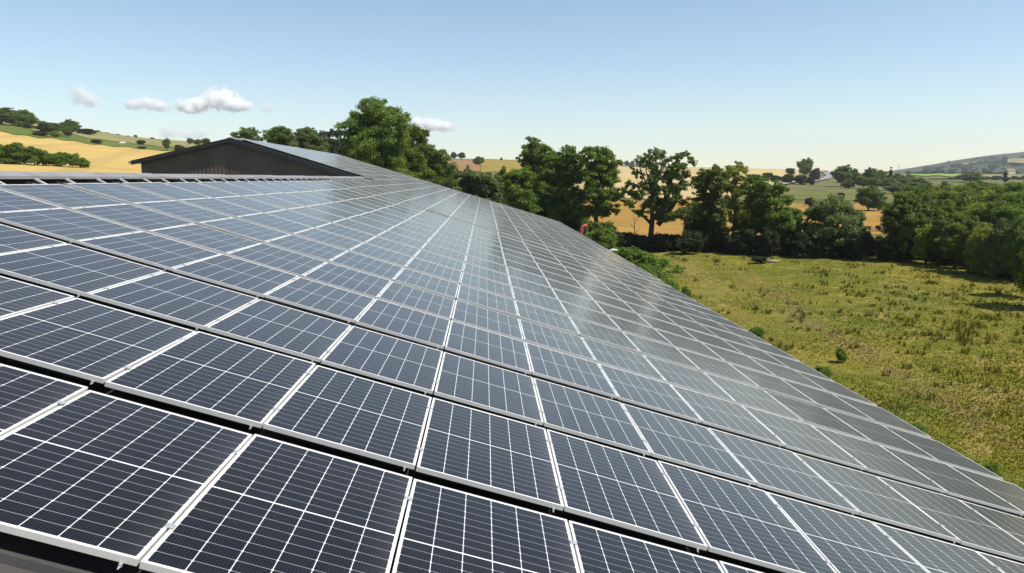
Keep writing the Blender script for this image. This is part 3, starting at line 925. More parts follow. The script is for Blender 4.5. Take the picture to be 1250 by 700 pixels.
hero('ash_tree', 'thin yellowish tree with feathery top poking above its neighbours', 103, 897,
     [(890,205,6),(900,202,6),(908,207,6),(886,215,7),(898,216,8),(910,218,6),(892,230,9),(905,232,8),(888,247,9),(902,250,9),(895,266,9),(910,262,8)],
     'lime', 21, r0=.2, size=.12, dens=460)
hero('alder_tree', 'dense dark green tree right of the thin yellowish tree', 100, 926,
     [(921,219,7),(930,222,8),(916,230,9),(930,236,10),(938,230,7),(918,248,10),(932,252,10),(922,266,9),(936,268,8)],
     'oak', 22, r0=.22, dens=620)
hero('alder_tree', 'narrow ivy clad tree with dark stem left of the rounded willow', 98, 950,
     [(950,226,6),(944,232,7),(958,230,6),(948,245,9),(962,243,7),(953,260,10),(966,258,8),(945,272,9),(960,275,10),(970,270,7)],
     'poplar', 23, r0=.25, dens=620)
hero('willow_tree', 'low rounded grey green willow on the far edge of the meadow', 99, 1018,
     [(1000,252,11),(1016,249,11),(1030,256,12),(988,260,10),(1008,264,13),(1028,270,14),(1044,268,10),(985,276,10),(1004,282,12),(1024,287,14),(1043,286,11),(1054,282,7),(1012,297,10),(1038,298,10)],
     'willow', 24, r0=.3)
hero('maple_tree', 'full dark green tree standing forward of the wood right of the ochre gap', 97, 1106,
     [(1102,240,9),(1113,242,9),(1094,251,10),(1110,256,12),(1124,254,9),(1086,264,10),(1102,270,13),(1120,270,12),(1080,277,8),(1096,285,12),(1114,288,12),(1130,280,9),(1092,299,9),(1110,302,10),(1128,298,9)],
     'oak', 25, r0=.35)

# shared tree shapes for the wood on the right and the far trees
def kind_meshes(mat, shape, h, w, trunk, n, seed, size=.4, dens=60, r0=.3, squash=.85):
    rg = np.random.default_rng(seed)
    cl = auto_clumps(h, w, trunk, n, rg, shape)
    return tree_meshes(cl, (0, 0, -.4), (0, 0, h*.8), r0, mat, size, dens, seed, 'bark', squash)+(h, w)
KIND = {}
for i in range(3): KIND['round', i] = kind_meshes('oak', 'round', 10, 9, 1.2, 22, 40+i, size=.2, dens=330)
for i in range(2): KIND['poplar', i] = kind_meshes('poplar', 'round', 11, 8, 1.0, 22, 50+i, size=.2, dens=330)
for i in range(2): KIND['lime', i] = kind_meshes('lime', 'dome', 9, 8, .6, 20, 60+i, size=.2, dens=330)
for i in range(2): KIND['pine', i] = kind_meshes('pine', 'cone', 14, 5, 1.0, 30, 70+i, size=.22, dens=260)
for i in range(3): KIND['bush', i] = kind_meshes('bushy', 'dome', 3, 4.2, .05, 14, 80+i, size=.09, dens=1300, r0=.08)
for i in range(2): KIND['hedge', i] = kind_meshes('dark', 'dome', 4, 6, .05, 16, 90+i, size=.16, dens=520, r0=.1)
KIND['willow', 0] = kind_meshes('willow', 'dome', 8, 9, .5, 20, 95, size=.2, dens=330)

def put(kind, label, px, d, top_y, w_px, name='broadleaf_tree', cat='tree', group=None, i=None, sink=0.0):
    """a shared shape scaled so that it tops out at photo row top_y and spans w_px photo pixels"""
    ks = [k for k in KIND if k[0] == kind]
    crown, trunk, h, w = KIND[ks[(i if i is not None else random.randrange(len(ks))) % len(ks)]]
    B = on_ground(px, d); B[2] -= sink
    H = max(.6, at_dist(px, top_y, d)[2]-B[2])
    wid = w_px*d/FPX*1.02
    return place_tree(name, label, cat, B, crown, trunk, (wid/w, wid/w, H/h), random.uniform(0, 6.28), group)

# wood to the right of the meadow
wood = 'trees of the dense wood right of the meadow'
wl = {'round': 'dark green leafy tree in the dense wood right of the meadow', 'poplar': 'mid green leafy tree in the dense wood right of the meadow',
      'lime': 'yellow green leafy tree in the dense wood right of the meadow', 'willow': 'grey green willow in the dense wood right of the meadow'}
front = [(1138,95,274,30,'lime'),(1156,93,264,32,'round'),(1174,91,272,34,'poplar'),(1192,88,266,32,'round'),(1210,86,272,32,'lime'),(1230,84,268,34,'willow'),(1250,82,266,38,'round'),
         (1146,100,254,30,'poplar'),(1166,101,250,34,'round'),(1186,100,252,32,'lime'),(1206,98,250,34,'poplar'),(1226,96,251,34,'round'),(1246,95,248,36,'poplar'),
         (1140,110,246,28,'round'),(1158,112,243,28,'poplar'),(1178,112,242,30,'round'),(1198,110,243,30,'lime'),(1218,110,242,30,'poplar'),(1240,108,241,32,'round'),
         (1275,84,250,50,'round'),(1300,88,242,60,'poplar'),(1330,84,244,70,'round'),(1268,72,282,36,'round'),(1290,66,270,50,'lime')]
back = [(1135,120,236,34,'round'),(1158,125,232,38,'poplar'),(1182,130,231,40,'round'),(1206,128,232,40,'lime'),(1230,126,232,42,'round'),(1256,124,231,44,'poplar'),
        (1104,150,234,24,'poplar'),(1122,155,229,32,'round'),(1148,160,227,34,'lime'),(1170,165,226,32,'poplar'),(1195,170,225,36,'round'),(1220,170,225,36,'poplar'),(1246,170,224,40,'round'),(1275,150,226,50,'round'),
        (1108,200,226,24,'poplar'),(1130,205,224,26,'round'),(1155,215,223,28,'round'),(1182,220,222,28,'lime'),(1208,225,222,30,'round'),(1236,230,221,32,'poplar'),(1265,220,221,34,'round')]
for (px, d, ty, w, k) in front+back:
    put(k, wl[k], px, d, ty, w, 'wood_tree', group=wood)

# young trees filling the gaps of the tree row
for px, d, ty, w, k in ((852,107,244,36,'round'),(942,106,250,34,'round'),(876,106,252,34,'round'),(914,106,250,36,'poplar'),(966,103,254,34,'poplar'),(700,108,230,50,'round'),(665,108,234,44,'round')):
    put(k, 'leafy young tree filling a gap low in the tree row', px, d, ty, w, 'young_tree', group='young trees in the gaps of the tree row')
# undergrowth along the foot of the tree row, its shade put into the leaf colour
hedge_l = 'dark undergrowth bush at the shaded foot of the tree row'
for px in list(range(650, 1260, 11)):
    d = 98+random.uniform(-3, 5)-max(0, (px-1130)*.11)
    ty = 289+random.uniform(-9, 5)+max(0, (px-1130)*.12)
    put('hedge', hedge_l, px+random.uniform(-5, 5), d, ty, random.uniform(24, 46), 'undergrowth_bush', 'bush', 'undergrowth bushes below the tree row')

# left: trees behind the far barn's ridge
hero('oak_tree', 'airy tree showing its top just behind the gable peak', 150, 301, [(287,165,5),(296,161,5),(305,160,6),(312,164,5),(300,167,7),(290,172,7),(310,172,7),(318,170,4),(283,172,5)], 'oak', 27, dens=520)
hero('broadleaf_tree', 'dark rounded tree left of the mottled tree over the grey far roof', 140, 342, [(332,164,8),(340,159,7),(348,163,8),(336,173,10),(350,173,10),(358,177,8),(342,180,12),(356,186,9)], 'oak', 28)
hero('broadleaf_tree', 'broad mottled tree between the dark rounded tree and the conifers', 135, 374, [(362,167,8),(370,162,7),(379,162,7),(388,167,7),(366,175,10),(380,175,10),(393,177,8),(372,184,12),(388,186,11)], 'willow', 29)
for k, (px, ty) in enumerate([(392,160),(396,158),(400,161),(404,159),(408,157.5),(412,160),(416,159),(420,160.5),(424,159),(388,162),(428,160),(386,165),(402,163),(414,163)]):
    put('pine', 'dark conifer in the stand left of the tallest tree', px, 172+5*(k % 4), ty, 24, 'conifer_tree', group='conifers left of the tallest tree')
put('poplar', 'green sapling crown filling the gap below the hill field', 556, 125, 203, 22)
put('round', 'dark low tree below the pinkish ploughed field', 572, 150, 203, 22)
put('round', 'dark bushy tree below the olive gold pasture', 612, 140, 206, 26)
put('round', 'small dark tree between thicket and globe shaped tree', 597, 128, 212, 20)

# hilltop trees, centre
for px, ty, w in ((554,185.5,9),(564,186,11)):
    put('round', 'small round tree on the skyline above the ploughed field, left one of the pair' if px < 560 else 'small round tree on the skyline above the ploughed field, right one of the pair', px, 690, ty, w)
put('round', 'single dark round tree alone on the hill field', 585, 520, 191, 14)
put('bush', 'tiny bush dot on the hill skyline beside the upright tree', 612, 700, 192, 4, 'bush', 'bush')
# left hillside
put('round', 'large dark tree at the left edge of the hillside', 8, 480, 131, 46, i=0)
put('round', 'second dark tree on the hillside, against the large one at the left edge', 24, 475, 137, 24, i=1)
put('round', 'rounded tree with visible stem on the hillside below the first small cloud', 39, 490, 134.5, 26, i=2)
put('bush', 'olive bush below the rounded hillside tree', 29, 470, 148, 14, 'bush', 'bush')
put('hedge', 'dark bush right of the olive bush on the hillside', 41, 470, 152, 16, 'bush', 'bush')
put('round', 'low wide dark tree in the middle of the green strip', 66, 440, 149.5, 30, i=1)
put('bush', 'green bush at the right foot of the low wide tree', 72, 420, 160, 14, 'bush', 'bush')
put('hedge', 'dark bush at the edge of the wheat below the low wide tree', 54, 415, 162, 20, 'bush', 'bush')
put('round', 'crooked airy tree on the hill crest left of centre', 92, 480, 146, 20, i=2)
put('round', 'slim dark tree hanging below the crooked crest tree', 87, 430, 156, 12, i=0)
put('hedge', 'long dark crest hedge right of the crooked tree', 110, 520, 157.5, 26, 'hedge', 'hedge')
for px, ty, w, s in ((124,160,7,'largest of the skyline bushes right of the crest hedge'), (134,162,7,'skyline bush above the pale pasture'), (148,164,5,'rounded skyline bush above the white cow'), (159,166.5,4,'tiny skyline bush right of the white cow'), (169,165,5,'small skyline tree left of the straw field'), (189,168,6,'flat skyline bush over the straw field')):
    put('hedge', s, px, 600, ty, w, 'bush', 'bush')
put('hedge', 'dark bush inside the green strip', 121, 412, 170.5, 15, 'bush', 'bush')
put('hedge', 'dark rounded bush in the pasture left of the gable slope', 175, 460, 171, 13, 'bush', 'bush')
put('hedge', 'low bush on the wheat edge left of the gable slope', 175, 408, 179, 12, 'bush', 'bush')
put('round', 'upright dark tree just above the gable slope', 206, 400, 169, 9, i=0)
put('hedge', 'dark bush touching the gable slope', 222, 390, 177, 16, 'bush', 'bush')
put('round', 'small skyline tree left of the gable peak', 235, 560, 169, 8, i=1)
put('round', 'rounded skyline tree close left of the gable peak', 243, 540, 170, 10, i=2)
put('round', 'broad skyline tree touching the gable peak', 254, 520, 169, 13, i=0)
# hedge in the wheat
for px, ty, w, s in ((2,176,30,'leftmost bush of the hedge in the wheat field'), (20,174,40,'tallest bush of the hedge in the wheat field'), (44,180,34,'middle bush of the hedge in the wheat field'),
                     (62,187,30,'low bush right of the middle of the wheat field hedge'), (76,185,26,'spiky bush of the wheat field hedge'), (90,188,26,'dark bush near the right end of the wheat field hedge'), (103,192,18,'last small bush at the right end of the wheat field hedge')):
    put('bush', s, px, 172, ty, w, 'bush', 'bush', 'hedge bushes in the wheat field')

# right middle distance
put('round', 'tall tree on the rise beside the country road', 982, 560, 193, 19, i=0)
put('hedge', 'dark bush at the right foot of the tall roadside tree', 995, 540, 205, 14, 'bush', 'bush')
put('hedge', 'thin hedge on the golden skyline left of the roadside tree', 965, 620, 205.5, 14, 'hedge', 'hedge')
for px, w, ty in ((920,20,213),(936,16,211),(948,18,214),(962,20,212.5),(978,18,214),(990,12,215)):
    put('hedge', 'dark bush of the hedge below the pale golden field', px, 430, ty, w, 'hedge_bush', 'bush', 'hedge bushes left of the country road')
put('hedge', 'far bush line right of the roadside tree', 1004, 800, 208.5, 16, 'hedge', 'hedge')
put('round', 'tall dark tree right of the road, left in its clump', 1028, 420, 202, 20, i=1)
put('round', 'dark tree right in the clump by the road', 1043, 430, 206, 14, i=2)
put('willow', 'pale bush in front of the dark clump by the road', 1036, 400, 218, 14, 'bush', 'bush')
put('round', 'flat topped dark tree beyond the ochre hay field', 1063, 460, 205, 20, i=0)
put('round', 'dark tree right of the flat topped one', 1076, 465, 208, 18, i=1)
put('pine', 'pointed conifer above the mid distance wood', 1087, 430, 204, 8, 'conifer_tree')
for px, d, ty, w in ((1055,400,215,18),(1068,390,217,18),(1085,380,217,20),(1098,420,212,20),(1110,430,213,20),(1122,400,217,18),(1095,340,222,22),(1112,330,222,22),(1128,320,224,20)):
    put(random.choice(['round', 'poplar', 'willow']), 'leafy tree in the middle distance wood right of the road', px, d, ty, w, 'wood_tree', group='middle distance wood right of the road')
put('round', 'dark round tree standing on the edge of the ochre hay field', 1062, 225, 226.5, 30, i=2)
put('bush', 'light green bush beside the dark round field tree', 1077, 228, 239, 14, 'bush', 'bush')
put('hedge', 'small dark bush alone on the ochre field', 1028, 262, 235.5, 10, 'bush', 'bush')
put('hedge', 'low dark bush on the field left of the lone bush', 990, 240, 241, 14, 'bush', 'bush')
for px, d, ty, w in ((1150,700,218,22),(1165,720,217,20),(1138,690,219,16)):
    put('hedge', 'hedge bush along the bright green field', px, d, ty, w, 'hedge_bush', 'bush', 'hedge along the bright green field')
put('round', 'rounded tree right of the bright green field', 1185, 640, 211.5, 26, i=1)
put('pine', 'dark pointed tree at the right below the far hill', 1227, 600, 208, 9, 'conifer_tree')
for k in range(26):
    px = 1108+k*6.2+random.uniform(-2, 2)
    put('hedge', 'tree in the dark belt at the foot of the far hill', px, 1400+random.uniform(-60, 60), 210.0-max(0, px-1200)*.01+random.uniform(-1.5, 1.2), random.uniform(6, 11), 'belt_tree', 'tree', 'tree belt at the foot of the far hill')
for k in range(14):
    px = 1200+k*6+random.uniform(-3, 3)
    put('hedge', 'tree in the second dark belt right of the bright field', px, 860+random.uniform(-40, 40), 216+random.uniform(-1.5, 1), random.uniform(7, 12), 'belt_tree', 'tree', 'tree belt right of the bright field')
for k in range(18):
    px = 770+k*1.0; 
    if k % 3 == 0: put('hedge', 'dark tree of the far wood on the skyline behind the gaunt oak', 758+k*2.2, 1300, 196.5+random.uniform(-.8, .8), 8, 'belt_tree', 'tree', 'far skyline wood behind the gaunt oak')
for k in range(130):
    px = 1128+random.uniform(0, 150); d = random.uniform(1750, 2800)
    g = on_ground(px, d); yy = H0/2-(np.dot(g-CAM, upv)/np.dot(g-CAM, fw))*FPX
    put('hedge', 'scattered dark tree on the slope of the far hill', px, d, yy-random.uniform(1.2, 3.2), random.uniform(3, 10), 'hill_tree', 'tree', 'scattered trees on the far hill')

# ------------------------------------------------------------------ plants beside the barn and in the meadow
near_b = [(736,99,266,36,'bright green bush below the sunlit oak'),(738,92,272,30,'low green bush under the bright one'),(772,78,296,30,'rounded bush where the meadow meets the barn'),
          (752,80,301,22,'small bush left of the rounded bush by the barn'),(795,72,306,34,'darker bush right of the rounded bush by the barn'),(800,66,325,26,'leafy weeds below the darker bush'),
          (818,58,338,26,'dark green shrub at the roof edge halfway up'),(790,70,318,24,'grassy shrub between the bushes and the roof edge'),(715,100,286,26,'weedy shrub by the pink pole'),(842,53,346,14,'tiny shrub below the dark green shrub')]
for px, d, ty, w, s in near_b:
    put('bush', s, px, d, ty+4, w*1.7, 'shrub', 'shrub')
for (px, py, w, h, s) in ((932,412,28,20,'dark shrub touching the roof edge above the small cone bush'), (1019,463,26,22,'dark shrub at the roof edge below the small cone bush'),
                       (1142,535,34,20,'green shrub at the lower roof edge'), (1244,590,20,16,'leafy shrub at the right frame edge by the eave')):
    P = at_z(px, py+6, G0); d = math.hypot(P[0]-CAM[0], P[1]-CAM[1])
    put('bush', s, px, d, py-h*.6, w*1.25, 'shrub', 'shrub')
P = at_z(1040, 444, G0); put('bush', 'small dark cone bush alone in the meadow', 1040, math.hypot(P[0]-CAM[0], P[1]-CAM[1]), 426, 17, 'shrub', 'shrub')
P = at_z(932, 322, G0); put('hedge', 'low dark bush beside the pale log in the meadow', 932, math.hypot(P[0]-CAM[0], P[1]-CAM[1]), 313.5, 24, 'shrub', 'shrub')

# rank weeds growing along the foot of the barn
rw = np.random.default_rng(31)
wc = []
for i in range(420):
    yy = rw.uniform(22, 98); side = 10.4+abs(rw.normal())*(1.5+max(0, (yy-50))*.11)
    if rw.random() > .25+.75*np.clip((yy-35)/30, 0, 1): continue
    r_ = rw.uniform(.25, .8)*(.5+.5*np.clip((yy-30)/40, 0, 1))
    wc.append((np.array([side, yy, G0+r_*.25]), r_))
tag(link('weed_strip', quads_mesh('weed_strip', clump_leaves(wc, .10, 520, rw, .75), M['bushy'])), 'rank green weeds growing along the foot of the barn', 'weeds', kind='stuff')

def grass_mat(name, tint=None):
    m, nt, out = new_mat(name)
    g = nd(nt, 'ShaderNodeNewGeometry')
    c = meadow_color(nt, g.outputs['Position'])
    c = mix_c(nt, math_n(nt, 'MULTIPLY', g.outputs['Random Per Island'], .2), c, tint or (.2, .185, .022))
    d = nd(nt, 'ShaderNodeBsdfDiffuse'); nt.links.new(c, d.inputs[0])
    t = nd(nt, 'ShaderNodeBsdfTranslucent'); nt.links.new(c, t.inputs[0])
    mx = nd(nt, 'ShaderNodeMixShader'); mx.inputs[0].default_value = .4
    nt.links.new(d.outputs[0], mx.inputs[1]); nt.links.new(t.outputs[0], mx.inputs[2]); nt.links.new(mx.outputs[0], out.inputs[0])
    return m
M['grass'] = grass_mat('meadow grass')
M['rush'] = grass_mat('rush tufts', (.07, .09, .015))

def blades(P, h, w, nb, rg):
    """tufts of nb blades at points P"""
    n = len(P)
    Q = np.repeat(P, nb, 0)
    a = rg.random(len(Q))*2*math.pi
    dirx = np.stack([np.cos(a), np.sin(a), np.zeros_like(a)], 1)
    side = np.stack([-np.sin(a), np.cos(a), np.zeros_like(a)], 1)
    H = np.repeat(h, nb)[:, None]*(.6+.6*rg.random((len(Q), 1)))
    lean = H*(.1+.35*rg.random((len(Q), 1)))
    base = Q+dirx*(rg.random((len(Q), 1))*.5)*H
    Wd = np.repeat(w, nb)[:, None]
    tip = base+dirx*lean+np.array([0, 0, 1.])*H
    return np.stack([base-side*Wd, base+side*Wd, tip+side*Wd*.25, tip-side*Wd*.25], 1)
rg = np.random.default_rng(5)
pts = []
while len(pts) < 60000:
    y = rg.uniform(300, 610, 4000); x = rg.uniform(755, 1275, 4000)
    for xi, yi in zip(x, y):
        p = at_z(xi, yi, G0)
        if p[0] > 10.6 and p[1] < 100: pts.append((p[0]+rg.normal()*.4, p[1]+rg.normal()*.4, G0))
pts = np.array(pts[:60000])
dd = np.linalg.norm(pts[:, :2]-CAM[:2], axis=1)
pn = vnoise(pts[:, 0], pts[:, 1], 2.3)*.5+.5
h = (.02+.07*rg.random(len(pts))*pn)*(1+dd/200)
tag(link('meadow_grass', quads_mesh('meadow_grass', blades(pts, h, .007+dd*.0003, 3, rg), M['grass'])), 'short dry yellow green grass of the meadow', 'grass', kind='stuff')
# coarse rush tufts, mostly to the right
rp = []
while len(rp) < 280:
    x, y = rg.uniform(840, 1270), 305+abs(rg.normal())*70
    if y > 600: continue
    if rg.random() > .15+.85*((x-840)/430)**1.2: continue
    p = at_z(x, y, G0)
    if p[0] > 12: rp.append((p[0], p[1], G0))
rp = np.array(rp); rp = np.concatenate([rp+np.array([rg.normal()*.35, rg.normal()*.35, 0]) for _ in range(4)]) + np.concatenate([rg.normal(size=(len(rp)*4, 2))*.22, np.zeros((len(rp)*4, 1))], 1)
tag(link('rush_tufts', quads_mesh('rush_tufts', blades(rp, .14+.22*rg.random(len(rp)), np.full(len(rp), .022), 12, rg), M['rush'])), 'coarse darker rush tufts dotting the meadow', 'grass tufts', kind='stuff')
def reed(px, py, hgt, nst, label):
    P = at_z(px, py, G0)
    q = np.array([[rg.normal()*.28, rg.normal()*.28, 0] for _ in range(nst)])
    me = quads_mesh('stalks', blades(q, np.full(nst, hgt), np.full(nst, .022), 2, rg)*np.array([.8, .8, 1]), M['rush'])
    o = empty('reed_clump', P); tag(o, label, 'plant')
    link('stalks', me, o)
reed(1175, 416, 1.5, 26, 'tall thin reed clump standing in the right of the meadow')

# ------------------------------------------------------------------ small things
def blob(mb, c, r, n=14, m=9, sq=(1, 1, 1), jit=0.0):
    b = len(mb.v)
    for i in range(m+1):
        th = math.pi*i/m
        for j in range(n):
            ph = 2*math.pi*j/n
            k = r*(1+random.uniform(-jit, jit))
            mb.v.append((c[0]+k*sq[0]*math.sin(th)*math.cos(ph), c[1]+k*sq[1]*math.sin(th)*math.sin(ph), c[2]+k*sq[2]*math.cos(th)))
    for i in range(m):
        for j in range(n):
            mb.f.append((b+i*n+j, b+(i+1)*n+j, b+(i+1)*n+(j+1) % n, b+i*n+(j+1) % n)); mb.m.append(0)
M['white'] = speckled('white wrap', (.72, .72, .68), (.6, .6, .55), 3, .4, 0, .5, .2)
M['pink'] = speckled('faded red plastic', (.62, .09, .11), (.5, .08, .09), 3, .5, 0, .4)
M['wood'] = speckled('bleached wood', (.36, .29, .2), (.24, .19, .13), 4, .9, 0, .2, .3)
M['stone'] = speckled('brown stone', (.2, .15, .1), (.1, .075, .05), 4, .9, 0, .2, .4)
M['cow'] = speckled('white hide', (.72, .7, .66), (.62, .6, .56), 2, .8, 0, .2)

def bale(px, py, d, rr, label):
    P = at_dist(px, py, d); P[2] = ground(P[0], P[1])
    mb = MB()
    prof = [(-.62, .0), (-.62, .45), (-.58, .56), (-.5, .6), (.5, .6), (.58, .56), (.62, .45), (.62, 0)]
    n = 24
    b = len(mb.v)
    for x, r in prof:
        for j in range(n):
            t = 2*math.pi*j/n; k = r*(1+.015*math.sin(5*t+x*9))
            mb.v.append((x, k*math.cos(t), .6+k*math.sin(t)))
    for i in range(len(prof)-1):
        for j in range(n):
            mb.f.append((b+i*n+j, b+(i+1)*n+j, b+(i+1)*n+(j+1) % n, b+i*n+(j+1) % n)); mb.m.append(0)
    o = mb.build('wrapped_bale', M['white'], smooth=True)
    o.location = P; o.rotation_euler = (0, 0, random.uniform(0, 3)); o.scale = (rr,)*3
    tag(o, label, 'bale')
bale(744, 301.5, 84, .95, 'round white wrapped bale, the one nearer the roof edge')
bale(750, 298.5, 88, 1.05, 'round white wrapped bale, the one touching the bushes')
P = at_dist(737, 297.5, 92); P[2] = ground(P[0], P[1])
mb = MB()
for k in range(9):
    blob(mb, (random.uniform(-.9, .9), random.uniform(-.5, .5), random.uniform(.1, .8)), random.uniform(.3, .5), 8, 6, jit=.12)
o = mb.build('stone_heap', M['stone']); o.location = P
tag(o, 'brown heap of rubble beside the white bales', 'heap')
# pink-red curved tube hanging from a pole
P = at_dist(716.5, 289, 96); P[2] = ground(P[0], P[1])
H = at_dist(716.5, 274.5, 96)[2]-P[2]
o = empty('pole', P); tag(o, 'slim grey pole near the far end of the roof edge', 'pole')
mb = MB(); mb.tube([(0, 0, -.3), (0, 0, H+.1)], [.07, .05], 8); mb.build('shaft', M['gutter'], o)
mb = MB(); blob(mb, (0, 0, H+.12), .09, 8, 6); mb.build('finial', M['gutter'], o)
def rel(px, py): return tuple(at_dist(px, py, 95.8))
mb = MB(); mb.tube([rel(716.5, 275.3), rel(714.3, 275.6), rel(712, 277), rel(710.4, 279.2), rel(709.4, 282), rel(708.6, 286), rel(708, 291)], [.14, .2, .24, .27, .27, .26, .2], 10)
o = mb.build('windsock', M['pink'], smooth=True); tag(o, 'faded pinkish red tube bending down from the slim pole', 'windsock')
# log in the meadow
P = at_z(944, 321, G0)
mb = MB(); mb.tube([(-.9, 0, .2), (0, .05, .22), (.9, -.05, .2)], [.17, .2, .15], 9); mb.tube([(.2, 0, .25), (.5, .25, .5)], [.06, .03], 6)
o = mb.build('log', M['wood'], smooth=True); o.location = P; o.scale = (.75,)*3; o.rotation_euler = (0, 0, .2); tag(o, 'short bleached log lying in the meadow grass', 'log')
P = at_z(1168, 320.5, G0)
mb = MB()
for k in range(7): mb.tube([(-1.4+k*.4, random.uniform(-.3, .3), .12), (-.5+k*.4, random.uniform(-.3, .3), .2+.05*(k % 3))], [.1, .06], 6)
o = mb.build('brush_pile', M['wood']); o.location = P; tag(o, 'pile of pale cut branches under the wood edge', 'branches')
# bare dead sapling in front of the ochre field
P = on_ground(776, 100)
mb = MB(); top = at_dist(775, 262, 100)[2]-P[2]
mb.tube([(0, 0, -.2), (.05, 0, top*.5), (-.15, 0, top)], [.08, .06, .02], 6)
for t, a in ((.45, .8), (.6, -.7), (.75, .5)):
    mb.tube([(0, 0, top*t), (a*.6, .1, top*t+.5), (a, .2, top*t+1.0)], [.04, .025, .01], 5)
o = mb.build('dead_sapling', M['bark']); o.location = P; tag(o, 'bare dead sapling against the ochre field left of the gaunt oak', 'tree')
# white cow on the hillside
P = on_ground(152, 428)
mb = MB(); bm_pts = [(-1.0, 0, 1.05), (-.6, 0, 1.1), (0, 0, 1.02), (.6, 0, 1.08), (.95, 0, 1.2), (1.3, 0, 1.25), (1.6, 0, 1.05), (1.75, 0, .9)]
mb.tube(bm_pts, [.2, .4, .44, .42, .3, .2, .17, .09], 12)
for x, y in ((-.7, .22), (-.7, -.22), (.65, .22), (.65, -.22)):
    mb.tube([(x, y, .95), (x+(.06 if x < 0 else -.02), y, .5), (x, y, 0)], [.16, .085, .07], 8)
for s in (-1, 1): mb.tube([(1.38, s*.1, 1.33), (1.34, s*.3, 1.36)], [.06, .03], 6)
mb.tube([(-1.1, 0, 1.15), (-1.2, 0, .7), (-1.18, 0, .4)], [.05, .03, .04], 6)
o = mb.build('cow', M['cow'], smooth=True); o.location = P; o.rotation_euler = (0, 0, .4); o.scale = (1.15,)*3
tag(o, 'small white cow grazing on the green hillside strip', 'cow')
# far masts and a far house
for px, ty, s in ((1095.5, 200, 'thin grey mast, taller of the two above the middle distance wood'), (1098, 203.5, 'thin grey mast, shorter of the two above the middle distance wood')):
    B = on_ground(px, 620); Hh = at_dist(px, ty, 620)[2]-B[2]
    mb = MB(); mb.tube([(0, 0, -.5), (0, 0, Hh)], [.16, .07], 6)
    for t in (.78, .9): mb.box((-.7, -.05, Hh*t), (.7, .05, Hh*t+.12))
    o = mb.build('mast', M['gutter']); o.location = B; tag(o, s, 'mast')
def house(px, d, w, label):
    B = on_ground(px, d)
    o = empty('house', B, .3); tag(o, label, 'house')
    mb = MB(); mb.box((-w/2, -4, -3), (w/2, 4, 5)); mb.add([(-w/2, -4, 5), (-w/2, 4, 5), (-w/2, 0, 7.6)], [(0, 2, 1)]); mb.add([(w/2, -4, 5), (w/2, 4, 5), (w/2, 0, 7.6)], [(0, 1, 2)])
    mb.build('wall', speckled('pale render', (.62, .55, .42), (.52, .46, .35), .4, .9, 0, .2), o)
    mb = MB(); t = .2
    for s in (-1, 1):
        mb.hexa([(-w/2-.4, s*4.5, 4.7), (w/2+.4, s*4.5, 4.7), (w/2+.4, 0, 7.63), (-w/2-.4, 0, 7.63), (-w/2-.4, s*4.5, 4.7+t), (w/2+.4, s*4.5, 4.7+t), (w/2+.4, 0, 7.63+t), (-w/2-.4, 0, 7.63+t)])
    mb.build('roof', speckled('tile', (.28, .16, .1), (.2, .12, .08), .5, .8, 0, .3), o)
    for s in (-.3, 0, .3):
        mb = MB(); mb.box((s*w-.5, -4.06, 1.6), (s*w+.5, -4.0, 3.0)); mb.build('window', M['trim'], o)
house(1231.5, 1330, 14, 'pale beige house among the trees at the foot of the far hill')
house(1176.5, 2250, 16, 'tiny whitish house on the slope of the far hill')

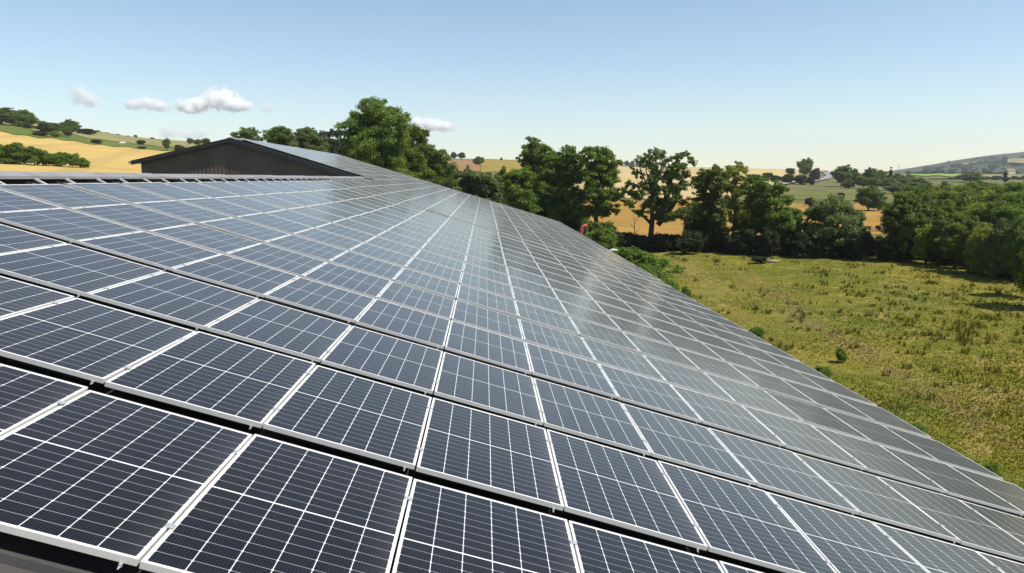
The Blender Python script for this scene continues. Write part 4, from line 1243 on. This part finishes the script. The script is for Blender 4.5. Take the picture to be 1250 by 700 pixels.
# ------------------------------------------------------------------ clouds (closed bodies of vapour far beyond the hills)
def cloud(label, puffs, d, seed, dens=.05):
    """puffs: (photo column, row, half width, half height); vapour thins out towards the edge of each puff"""
    import bmesh
    C0 = at_dist(sum(p[0] for p in puffs)/len(puffs), sum(p[1] for p in puffs)/len(puffs), d)
    mm = d/FPX
    m, nt, out = new_mat('cloud vapour')
    pos = obj_coord(nt)
    n1 = noise(nt, pos, 1/(14*mm), 5, .62, .4); n2 = noise(nt, pos, 1/(4.5*mm), 4, .6)
    nz = math_n(nt, 'ADD', math_n(nt, 'MULTIPLY', n1, 4.2), math_n(nt, 'MULTIPLY', n2, 2.2))
    tot = None
    bm = bmesh.new()
    for (x, y, w, h) in puffs:
        c = at_dist(x, y, d)-C0
        sc_v = (w*mm, w*mm, h*mm)
        bmesh.ops.create_icosphere(bm, subdivisions=3, radius=1.0, matrix=Matrix.Translation(Vector(c)) @ Matrix.Diagonal((*sc_v, 1)))
        s1 = nd(nt, 'ShaderNodeVectorMath', operation='SUBTRACT'); nt.links.new(pos, s1.inputs[0]); s1.inputs[1].default_value = tuple(c)
        s2 = nd(nt, 'ShaderNodeVectorMath', operation='DIVIDE'); nt.links.new(s1.outputs[0], s2.inputs[0]); s2.inputs[1].default_value = sc_v
        s3 = nd(nt, 'ShaderNodeVectorMath', operation='LENGTH'); nt.links.new(s2.outputs[0], s3.inputs[0])
        f = math_n(nt, 'SUBTRACT', 1.0, s3.outputs['Value'], clamp=True)
        tot = f if tot is None else math_n(nt, 'MAXIMUM', tot, f)
    k = math_n(nt, 'SUBTRACT', math_n(nt, 'MULTIPLY', tot, 1.9), math_n(nt, 'SUBTRACT', nz, 2.62))
    k = math_n(nt, 'MULTIPLY', k, .75, clamp=True)
    v = nd(nt, 'ShaderNodeVolumePrincipled')
    v.inputs['Color'].default_value = (1, 1, 1, 1)
    v.inputs['Anisotropy'].default_value = 0.0
    nt.links.new(math_n(nt, 'MULTIPLY', k, dens), v.inputs['Density'])
    nt.links.new(v.outputs[0], out.inputs['Volume'])
    me = bpy.data.meshes.new('cloud'); bm.to_mesh(me); bm.free()
    o = link('cloud', me); o.location = C0
    md = o.modifiers.new('r', 'REMESH'); md.mode = 'VOXEL'; md.voxel_size = mm*1.2
    dg = bpy.context.evaluated_depsgraph_get(); me2 = bpy.data.meshes.new_from_object(o.evaluated_get(dg))
    o.modifiers.clear(); o.data = me2
    me2.materials.clear(); me2.materials.append(m)
    tag(o, label, 'cloud', kind='structure')
cloud('small upright puff of white cloud at the left', [(100,116,14,14),(107,123,16,12),(97,124,12,9)], 9000, 1, .02)
cloud('flat small white cloud left of the biggest cloud', [(166,129,16,8),(180,127,18,10),(196,130,16,8)], 9000, 2, .03)
cloud('biggest white cloud above the gable', [(230,130,20,11),(246,129,18,11),(262,124,18,17),(272,120,17,15),(286,127,22,13),(297,130,15,9)], 9000, 3, .045)
cloud('faint low white cloud just left of the gable', [(210,163,17,11),(226,166,16,9),(243,164,17,10)], 9500, 4, .012)
cloud('small white cloud right of the tallest tree', [(508,151,14,9),(525,153,18,11),(543,154,19,10)], 9000, 5, .05)
cloud('tiny wisp of cloud right of the biggest cloud', [(324,133,13,8)], 9000, 6, .012)

# ------------------------------------------------------------------ haze
def haze():
    m, nt, out = new_mat('thin summer haze')
    v = nd(nt, 'ShaderNodeVolumePrincipled')
    v.inputs['Color'].default_value = (.86, .93, 1, 1)
    v.inputs['Density'].default_value = .00011
    v.inputs['Anisotropy'].default_value = .3
    nt.links.new(v.outputs[0], out.inputs['Volume'])
    zt = float(Z.max())+60
    mb = MB(); mb.box((-3700, -3700, float(Z.min())-1.2), (3700, 3700, zt))
    o = mb.build('haze', m); tag(o, 'thin pale summer haze over the land', 'haze', kind='stuff')
haze()
